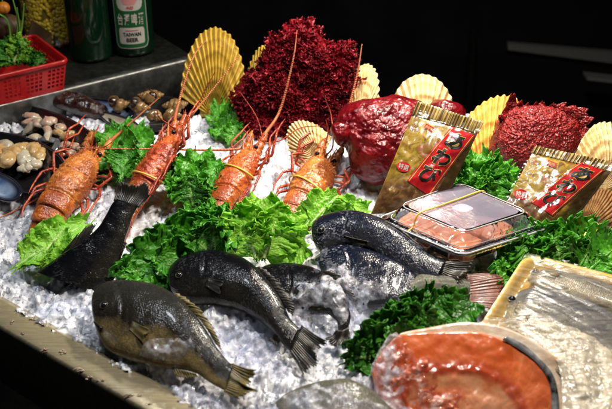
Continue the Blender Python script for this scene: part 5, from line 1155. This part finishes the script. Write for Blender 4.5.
def meat(p, sz, mat, seed, label, group, d=None):
    """one soft folded strip of flesh"""
    rs = np.random.RandomState(seed); d = unit(rs.normal(0, 1, 3) * V(1, 1, .15) if d is None else d); n = V(0, -.2, .98); y = unit(np.cross(n, d))
    b = rs.uniform(-.3, .3); L_ = sz[0] * 1.05; w = sz[1] * 1.0
    pts = cr([p - d * L_ + y * b * w, p - d * L_ * .35 - y * b * w * .8 + n * w * .3, p + d * L_ * .35 + y * b * w * .6 + n * w * .2, p + d * L_ - y * b * w - n * w * .2], 26)
    q = np.linspace(0, 1, 26); r = w * (.18 + .82 * np.sin(PI * np.clip(q, .03, .97)) ** .55) * (1 + .10 * np.sin(q * rs.uniform(7, 13) + seed))
    mb = MB(); mb.tube(pts, r, 22, flat=.62, up=y); v = mb.v[0]; c = v.mean(0)
    mb.v[0] = v + (v - c) * (.20 * fbm(v * 120, 4, seed))[:, None] + n * (.0012 * fbm(v * 260, 3, seed + 2))[:, None]
    tag(mk('shellfish_meat', mb, M[mat]), label, 'shellfish meat', group)
g1, g2 = 'pale shellfish meat in the rear black half shell', 'amber shellfish meat in the front left black half shell'
r1, f1, n1 = half_shell('pointed black half shell holding pinkish shellfish meat, behind the leftmost lobster', (2, 104, .062), (92, 164, .060), .058, .012, M['dish'], nrm=(0, -.5, .85))
for i, (s, t, sx, sy_, k, m, dx) in enumerate([(.30, .25, .014, .007, .008, 'meat_p', (1, .2, 0)), (.38, -.10, .016, .007, .009, 'meat_w', (1, -.1, 0)), (.46, .42, .010, .009, .012, 'meat_p', (1, .2, 0)), (.58, .45, .010, .008, .012, 'meat_p', (1, -.4, 0)), (.68, .34, .012, .008, .012, 'meat_o', (1, -.5, 0)),
        (.52, .10, .017, .006, .011, 'meat_p', (1, -.2, 0)), (.60, -.16, .016, .006, .010, 'meat_g', (1, -.1, 0)), (.74, .0, .015, .007, .012, 'meat_p', (1, -.6, 0)), (.70, -.30, .015, .006, .009, 'meat_g', (1, -.3, 0)), (.82, -.12, .015, .007, .010, 'meat_p', (1, -.9, 0)), (.50, -.34, .014, .006, .007, 'meat_w', (1, -.1, 0)), (.40, .12, .015, .006, .012, 'meat_p', (1, -.3, 0)), (.62, .24, .013, .006, .014, 'meat_o', (1, -.5, 0)), (.34, .05, .012, .006, .009, 'meat_p', (1, .3, 0)), (.80, .16, .012, .006, .012, 'meat_p', (1, -.8, 0)), (.56, -.02, .015, .005, .013, 'meat_w', (1, -.3, 0))]):
    meat(f1(s, t * .72, k), (sx * 1.15, sy_ * 1.1, sy_ * .9), m, i + 1, 'soft pinkish lump of shellfish meat in the rear black half shell' if m != 'meat_g' else 'dark grey lump of shellfish meat in the rear black half shell', g1 if m != 'meat_g' else 'grey shellfish meat in the rear half shell')
r2, f2, n2 = half_shell('black half shell with amber and white shellfish meat at the left edge', (-44, 132, .056), (60, 182, .056), .058, .011, M['dish'], nrm=(0, -.5, .85))
for i, (u, v, z, sx, sy_, m, dx) in enumerate([(4, 146, .062, .018, .008, 'meat_w', (1, -.3, 0)), (20, 150, .066, .018, .009, 'meat_o', (1, -.2, 0)), (34, 150, .066, .017, .009, 'meat_o', (1, -.4, 0)), (8, 160, .062, .014, .010, 'meat_o', (1, .2, 0)), (24, 158, .062, .012, .008, 'meat_w', (1, .3, 0)),
        (-6, 156, .06, .016, .010, 'meat_o', (1, 0, 0)), (26, 163, .058, .009, .007, 'meat_w', (1, -.3, 0)), (36, 166, .058, .009, .008, 'meat_w', (1, -.6, 0)), (24, 170, .056, .008, .006, 'meat_w', (1, .2, 0)), (32, 161, .06, .010, .006, 'meat_w', (1, -.5, 0)), (30, 168, .058, .008, .006, 'meat_w', (1, -.9, 0)), (14, 153, .066, .016, .007, 'meat_o', (1, -.5, 0)), (-2, 150, .064, .014, .008, 'meat_o', (1, -.2, 0)), (40, 155, .064, .012, .008, 'meat_o', (1, -.6, 0))]):
    w_ = m == 'meat_w' and i > 5
    meat(onz(u, v, z), (sx * 1.15, sy_ * 1.25, sy_ * .8), m, i + 30, 'small white lump of shellfish meat at the front of the left half shell' if w_ else 'soft amber lump of shellfish meat in the left half shell', 'white meat lumps in the left half shell' if w_ else g2)
half_shell('empty black mussel shell with blue lining at the left edge below the meat', (-30, 168, .045), (19, 197, .045), .024, .008, M['nacre'], nrm=(0, -.6, .8))
half_shell('open mussel shell with silvery blue lining, left of the pile of whelks', (82, 99, .066), (132, 116, .060), .020, .006, M['nacre'], nrm=(0, -.55, .8))
half_shell('dark mussel shell with pale lining under the blue-lined one', (98, 112, .058), (140, 132, .055), .016, .005, M['meat_w'], nrm=(0, -.6, .8))
for (poly, a0, lb) in (([(50, 98), (58, 90), (76, 93), (92, 100), (108, 108), (104, 118), (86, 116), (66, 110), (54, 106)], (78, 114, .055), 'dark wet brown shellfish just in front of the steel shelf edge'),):
    root = thing('abalone', onz(*a0), lb, 'shellfish'); mb, P = outline_solid(poly, onz(*a0), (0, -.5, .85), .014, .012, 30, 90, disp=lambda P, lat: .003 * fbm(P * 90, 4, 5)); mk('flesh', mb, M['abalone'], root)
# whelks: turret shells made by sweeping a growing tube round a spiral
def whelk(c, size, d, seed, label):
    rs = np.random.RandomState(seed); d = unit(d); a = unit(np.cross(d, (0, .3, 1))); b = np.cross(d, a); n = 130; t = np.linspace(0, 1, n); th = t * 2 * PI * 4.2 + rs.rand() * 6
    k = np.exp((t - 1) * 2.3); rad = size * .46 * k; off = size * .30 * k; ax = size * 1.35 * (1 - k)
    path = np.asarray(c) + a * (off * np.cos(th))[:, None] + b * (off * np.sin(th))[:, None] + d * (ax - size * .9)[:, None]
    root = thing('whelk', c, label, 'whelk', 'whelks heaped on the black dish at the back left'); mb = MB(); mb.tube(path, rad * (1 + .06 * np.sin(th * 9)), 16, stv=0); mk('spiral_shell', mb, M['whelk'], root)
    e = path[-1]; tdir = unit(path[-1] - path[-3]); mb = MB(); mb.ball(e + tdir * size * .05, size * .34, 16, 10); mk('opercular_foot', mb, M['abalone'], root)
mb = MB(); cW = onz(152, 118, .045); mb = lathe([(.03, 0), (.060, .003), (.070, .009), (.066, .009), (.055, .005), (.02, .004)], cW, 60); tag(mk('dish', mb, M['dish']), 'round black dish under the heap of whelks at the back left', 'dish')
for i, (u, v, z, s, d, w_) in enumerate([(126, 104, .075, .016, (1, .1, .1), 'leftmost brown whelk of the heap, its dark mouth facing left'), (142, 96, .085, .016, (-1, .3, .1), 'brown whelk on top of the heap at its left end'), (160, 95, .085, .015, (1, .3, 0), 'brown whelk on top in the middle of the heap'), (146, 108, .074, .016, (1, -.2, 0), 'brown whelk at the front of the heap, left of centre'),
        (166, 106, .075, .015, (-1, .1, 0), 'brown whelk in the middle row of the heap, nearest the antenna tips'), (184, 104, .078, .015, (1, .4, .1), 'brown whelk at the right end of the heap beside the striped yellow shell'), (160, 118, .066, .013, (.6, -.6, .1), 'darker whelk low at the front of the heap'), (178, 115, .066, .014, (1, -.2, 0), 'lowest whelk at the right front of the heap')]):
    whelk(onz(u, v, z), s * 1.35, d, i, w_)
# yellow tag at the right
p = [onz(594, 222, .068), onz(601, 225, .068), onz(591, 240, .060), onz(583, 236, .060)]; n_ = unit(np.cross(p[1] - p[0], p[3] - p[0])); n_ = n_ if n_[2] > 0 else -n_
root = thing('plastic_clip', p[3], 'small yellow plastic tag with a dark line, tucked in the kale at the right edge', 'tag')
mb = MB(); mb.add([q + n_ * .0015 for q in p] + [q - n_ * .0015 for q in p], [(0, 1, 2, 3), (7, 6, 5, 4), (0, 4, 5, 1), (1, 5, 6, 2), (2, 6, 7, 3), (3, 7, 4, 0)]); mk('body', mb, M['tag_y'], root, smooth=False, bevel=.0006)
l0, l1 = p[0] * .35 + p[1] * .65, p[3] * .35 + p[2] * .65; mb = MB(); mb.tube([l0 + n_ * .0016, l1 + n_ * .0016], .0006, 6); mk('dark_line', mb, M['ink'], root)

# dim steel post and pipe far behind
mb = MB(); a0 = ony(474, 110, 2.3); a1 = ony(474, 30, 2.3); mb.tube([V(a0[0], a0[1], -.9), a1], [.012, .012], 20); tag(mk('steel_post', mb, M['steel_dark'], origin=(a0[0], a0[1], -.9)), 'dim round steel post standing in the dark behind the large yellow shell', 'post')

a0 = ony(419, 60, 2.9); mb = MB(); mb.box((a0[0], a0[1], a0[2] + .17), (.035, 0, 0), (0, .012, 0), (0, 0, .17)); tag(mk('hanging_panel', mb, M['dim_panel'], smooth=False, bevel=.003), 'dim grey panel hanging in the dark above the wide pale shell', 'panel')
a0 = ony(604, 78, 2.35); mb = MB(); mb.box(a0, (.05, 0, -.006), (0, .02, 0), (0, 0, .004)); tag(mk('steel_rail', mb, M['strip'], smooth=False, bevel=.001), 'short dull steel rail at the right edge under the long steel strip', 'rail')
# ---------------------------------------------------------------- loose ice chips over bed and over the half buried things
def chips():
    bpy.context.view_layer.update(); dg = bpy.context.evaluated_depsgraph_get(); rs = np.random.RandomState(21)
    g_ = (1 + 5 ** .5) / 2; base = np.array([(-1, g_, 0), (1, g_, 0), (-1, -g_, 0), (1, -g_, 0), (0, -1, g_), (0, 1, g_), (0, -1, -g_), (0, 1, -g_), (g_, 0, -1), (g_, 0, 1), (-g_, 0, -1), (-g_, 0, 1)], float) / 1.9
    bf = np.array([(0, 11, 5), (0, 5, 1), (0, 1, 7), (0, 7, 10), (0, 10, 11), (1, 5, 9), (5, 11, 4), (11, 10, 2), (10, 7, 6), (7, 1, 8), (3, 9, 4), (3, 4, 2), (3, 2, 6), (3, 6, 8), (3, 8, 9), (4, 9, 5), (2, 4, 11), (6, 2, 10), (8, 6, 7), (9, 8, 1)])
    vs, fs, ss = [], [], []; n = 0
    import bmesh
    bm = bmesh.new(); bmesh.ops.create_icosphere(bm, subdivisions=2, radius=1); b2 = np.array([q.co[:] for q in bm.verts]); f2 = np.array([[q.index for q in p.verts] for p in bm.faces]); bm.free()
    def lump(p, s):
        nonlocal n
        v = b2 * (1 + .45 * fbm(b2 * 1.3 + rs.rand(3) * 50, 2, 3)[:, None]) * s * np.array([rs.uniform(.8, 1.5), rs.uniform(.8, 1.5), rs.uniform(.45, .8)])
        a = rs.rand() * 6.3; v = v @ np.array([[math.cos(a), math.sin(a), 0], [-math.sin(a), math.cos(a), 0], [0, 0, 1]])
        vs.append(v + p); fs.extend((f2 + n).tolist()); n += len(b2); ss.append(np.tile([rs.rand() ** 1.3, 0, 0], (len(b2), 1)))
    def put(p, s):
        nonlocal n
        v = base * rs.uniform(.6, 1.1, (12, 1)) * s * rs.uniform(.45, 1.25, 3); q = rs.normal(0, 1, 4); q /= np.linalg.norm(q)
        w, x, y, z = q; Rm = np.array([[1 - 2 * (y * y + z * z), 2 * (x * y - z * w), 2 * (x * z + y * w)], [2 * (x * y + z * w), 1 - 2 * (x * x + z * z), 2 * (y * z - x * w)], [2 * (x * z - y * w), 2 * (y * z + x * w), 1 - 2 * (x * x + y * y)]])
        vs.append(v @ Rm.T + p); fs.extend((bf + n).tolist()); n += 12; ss.append(np.tile([rs.rand(), 0, 0], (12, 1)))
    okn = ('crushed_ice_bed', 'body', 'tail_fin', 'flesh', 'dorsal_fin', 'pectoral_fin', 'belly_membrane', 'anal_fin')
    def drop(u, v, s, ice_only, up=.3):
        g = onz(u, v, .02); hit, loc, nr, idx, ob, _ = SC.ray_cast(dg, Vector((g[0], g[1], .6)), Vector((0, 0, -1)))
        if not hit: return
        nm = ob.name.split('.')[0]
        if nm == 'crushed_ice_bed' or (not ice_only and nm in okn): (put if ice_only else lump)(np.array(loc) + V(0, 0, s * up * .6), s)
    for i in range(15000):
        v = 409 * rs.rand() ** .75 * 1.0 + rs.rand() * 10; u = rs.uniform(-10, 622)
        if v < 100: continue
        drop(u, v, (rs.uniform(.0010, .0034) if rs.rand() < .93 else rs.uniform(.0035, .0055)), True)
    # crusts of melting ice lying over flanks of the half buried fish (centre, radii, thickness)
    mbx = MB(); mbr = MB()
    # last entry: which fish the crust may lie on (0 = bed only)
    for k, (u0, v0, ru, rv, th, al) in enumerate([(306, 309, 22, 15, .006, (3,)), (345, 296, 34, 15, .0026, (5,)), (316, 266, 12, 9, .004, (5,)), (345, 310, 26, 14, .008, (3, 5)), (66, 290, 50, 10, .008, (7,)), (236, 326, 40, 16, .008, ()), (270, 342, 30, 18, .009, ()),
                                     (132, 366, 50, 11, .006, (1,)), (104, 350, 14, 11, .005, (1,)), (335, 418, 70, 16, .0065, (6,)), (285, 402, 24, 8, .005, (6,)), (382, 392, 22, 30, .012, (9,)), (418, 412, 44, 12, .012, (9,)), (390, 368, 20, 12, .0040, (9, 'r')), (412, 384, 24, 9, .0040, (9, 'r')), (444, 400, 28, 8, .0036, (9, 'r')), (200, 398, 50, 16, .008, ()), (420, 294, 16, 8, .006, (5, 8))]):
        c = onz(u0, v0, .03); rx = ru * .00135; ry = rv * .0024; st = .0016
        xs = np.arange(c[0] - rx * 1.15, c[0] + rx * 1.15, st); ys = np.arange(c[1] - ry * 1.15, c[1] + ry * 1.15, st)
        X, Y = np.meshgrid(xs, ys, indexing='ij'); Z = np.zeros(X.shape); ok = np.zeros(X.shape, bool)
        for i in range(len(xs)):
            for j in range(len(ys)):
                hit, loc, nr, idx, ob, _ = SC.ray_cast(dg, Vector((X[i, j], Y[i, j], .6)), Vector((0, 0, -1)))
                if hit and (ob.name == 'crushed_ice_bed' or (ob.name.split('.')[0] in okn and (ob.parent.get('fn', 0) in al or (9 in al and ob.parent.name == 'salmon_steak')))): Z[i, j] = loc[2]; ok[i, j] = True
        Pn = np.stack([X, Y, X * 0 + k], -1); d = np.sqrt(((X - c[0]) / rx) ** 2 + ((Y - c[1]) / ry) ** 2)
        h = th * (1 - d ** 2) + .010 * fbm(Pn * V(30, 30, 1), 3, 40 + k); hh = h * (.6 if 'r' in al else 1) + .0060 * (cells(X, Y, .012, 60 + k) - .5) + .0022 * fbm(Pn * V(200, 200, 1), 3, 90 + k)
        # smooth the ground under the crust so it bridges small steps
        Zs = Z.copy()
        for _ in range(3): Zs[1:-1, 1:-1] = (Zs[1:-1, 1:-1] * 2 + Zs[:-2, 1:-1] + Zs[2:, 1:-1] + Zs[1:-1, :-2] + Zs[1:-1, 2:]) / 6
        m = ok & (h > 0); m = m[:-1, :-1] & m[1:, :-1] & m[:-1, 1:] & m[1:, 1:]
        if m.any(): (mbr if 'r' in al else mbx).grid(np.stack([X, Y, Zs + np.maximum(hh, -.0002)], -1), st=np.stack([np.clip(h / .006, 0, 1), h * 0, h * 0], -1), mask=m)
    tag(mk('melting_ice_crust', mbx, M['melt'], origin=(0, 1.1, 0)), 'white crusts of melting ice lying over the flanks of the half buried fish', 'ice', kind='stuff')
    tag(mk('wet_trimmings', mbr, M['roe'], origin=(0, 1.1, 0)), 'wet red scraps on ice along the lower edge of the salmon steak', 'fish scraps', kind='stuff')
    V_ = np.vstack(vs); me = bpy.data.meshes.new('ice_chips'); me.from_pydata(V_.tolist(), [], fs); me.materials.append(M['chip'])
    at = me.attributes.new('st', 'FLOAT_VECTOR', 'POINT'); at.data.foreach_set('vector', np.vstack(ss).astype(np.float32).ravel()); me.update()
    ob = bpy.data.objects.new('ice_chips', me); COL.objects.link(ob); tag(ob, 'loose glassy chips of crushed ice strewn over the bed and the fish', 'ice', kind='stuff')
chips()
for o in bpy.data.objects:
    for q in ('_w', 'fn'):
        if q in o: del o[q]
# ---------------------------------------------------------------- camera
cd = bpy.data.cameras.new('camera'); cam = bpy.data.objects.new('camera', cd); COL.objects.link(cam); SC.camera = cam
cam.location = (0, 0, CAMZ); cam.rotation_euler = (PI / 2 - PITCH, 0, 0); cd.sensor_width = 36; cd.lens = 36 * FPX / 612; cd.clip_start = .05; cd.clip_end = 50
cd.dof.use_dof = True; cd.dof.focus_distance = 1.32; cd.dof.aperture_fstop = 6.3
# ---------------------------------------------------------------- stall lamps
def area(loc, tgt, size, power, color, spread=180):
    l = bpy.data.lights.new('stall_lamp', 'AREA'); l.shape = 'DISK'; l.size = size; l.energy = power; l.color = color; l.spread = math.radians(spread)
    o = bpy.data.objects.new('stall_lamp', l); COL.objects.link(o); o.location = loc; o.rotation_euler = (Vector(tgt) - Vector(loc)).to_track_quat('-Z', 'Y').to_euler(); return o
area((.25, 1.42, .68), (.14, 1.15, 0), .07, 6.2, (1, .90, .76), 130)
area((.16, .92, .86), (.14, 1.15, 0), .08, 3.8, (1, .91, .80), 110)
area((-.42, 1.15, 1.0), (-.2, 1.15, 0), .10, 1.0, (.90, .94, 1.0), 80)
w = bpy.data.worlds.new('World'); SC.world = w; w.use_nodes = True; w.node_tree.nodes['Background'].inputs[0].default_value = (.5, .55, .7, 1); w.node_tree.nodes['Background'].inputs[1].default_value = .02
SC.view_settings.view_transform = 'Standard'; SC.view_settings.look = 'None'; SC.view_settings.exposure = 0.0; SC.view_settings.gamma = 1
SC.render.engine = 'CYCLES'; SC.cycles.max_bounces = 10; SC.cycles.transparent_max_bounces = 12; SC.cycles.transmission_bounces = 8; SC.cycles.sample_clamp_indirect = 4; SC.cycles.caustics_refractive = False; SC.cycles.caustics_reflective = False
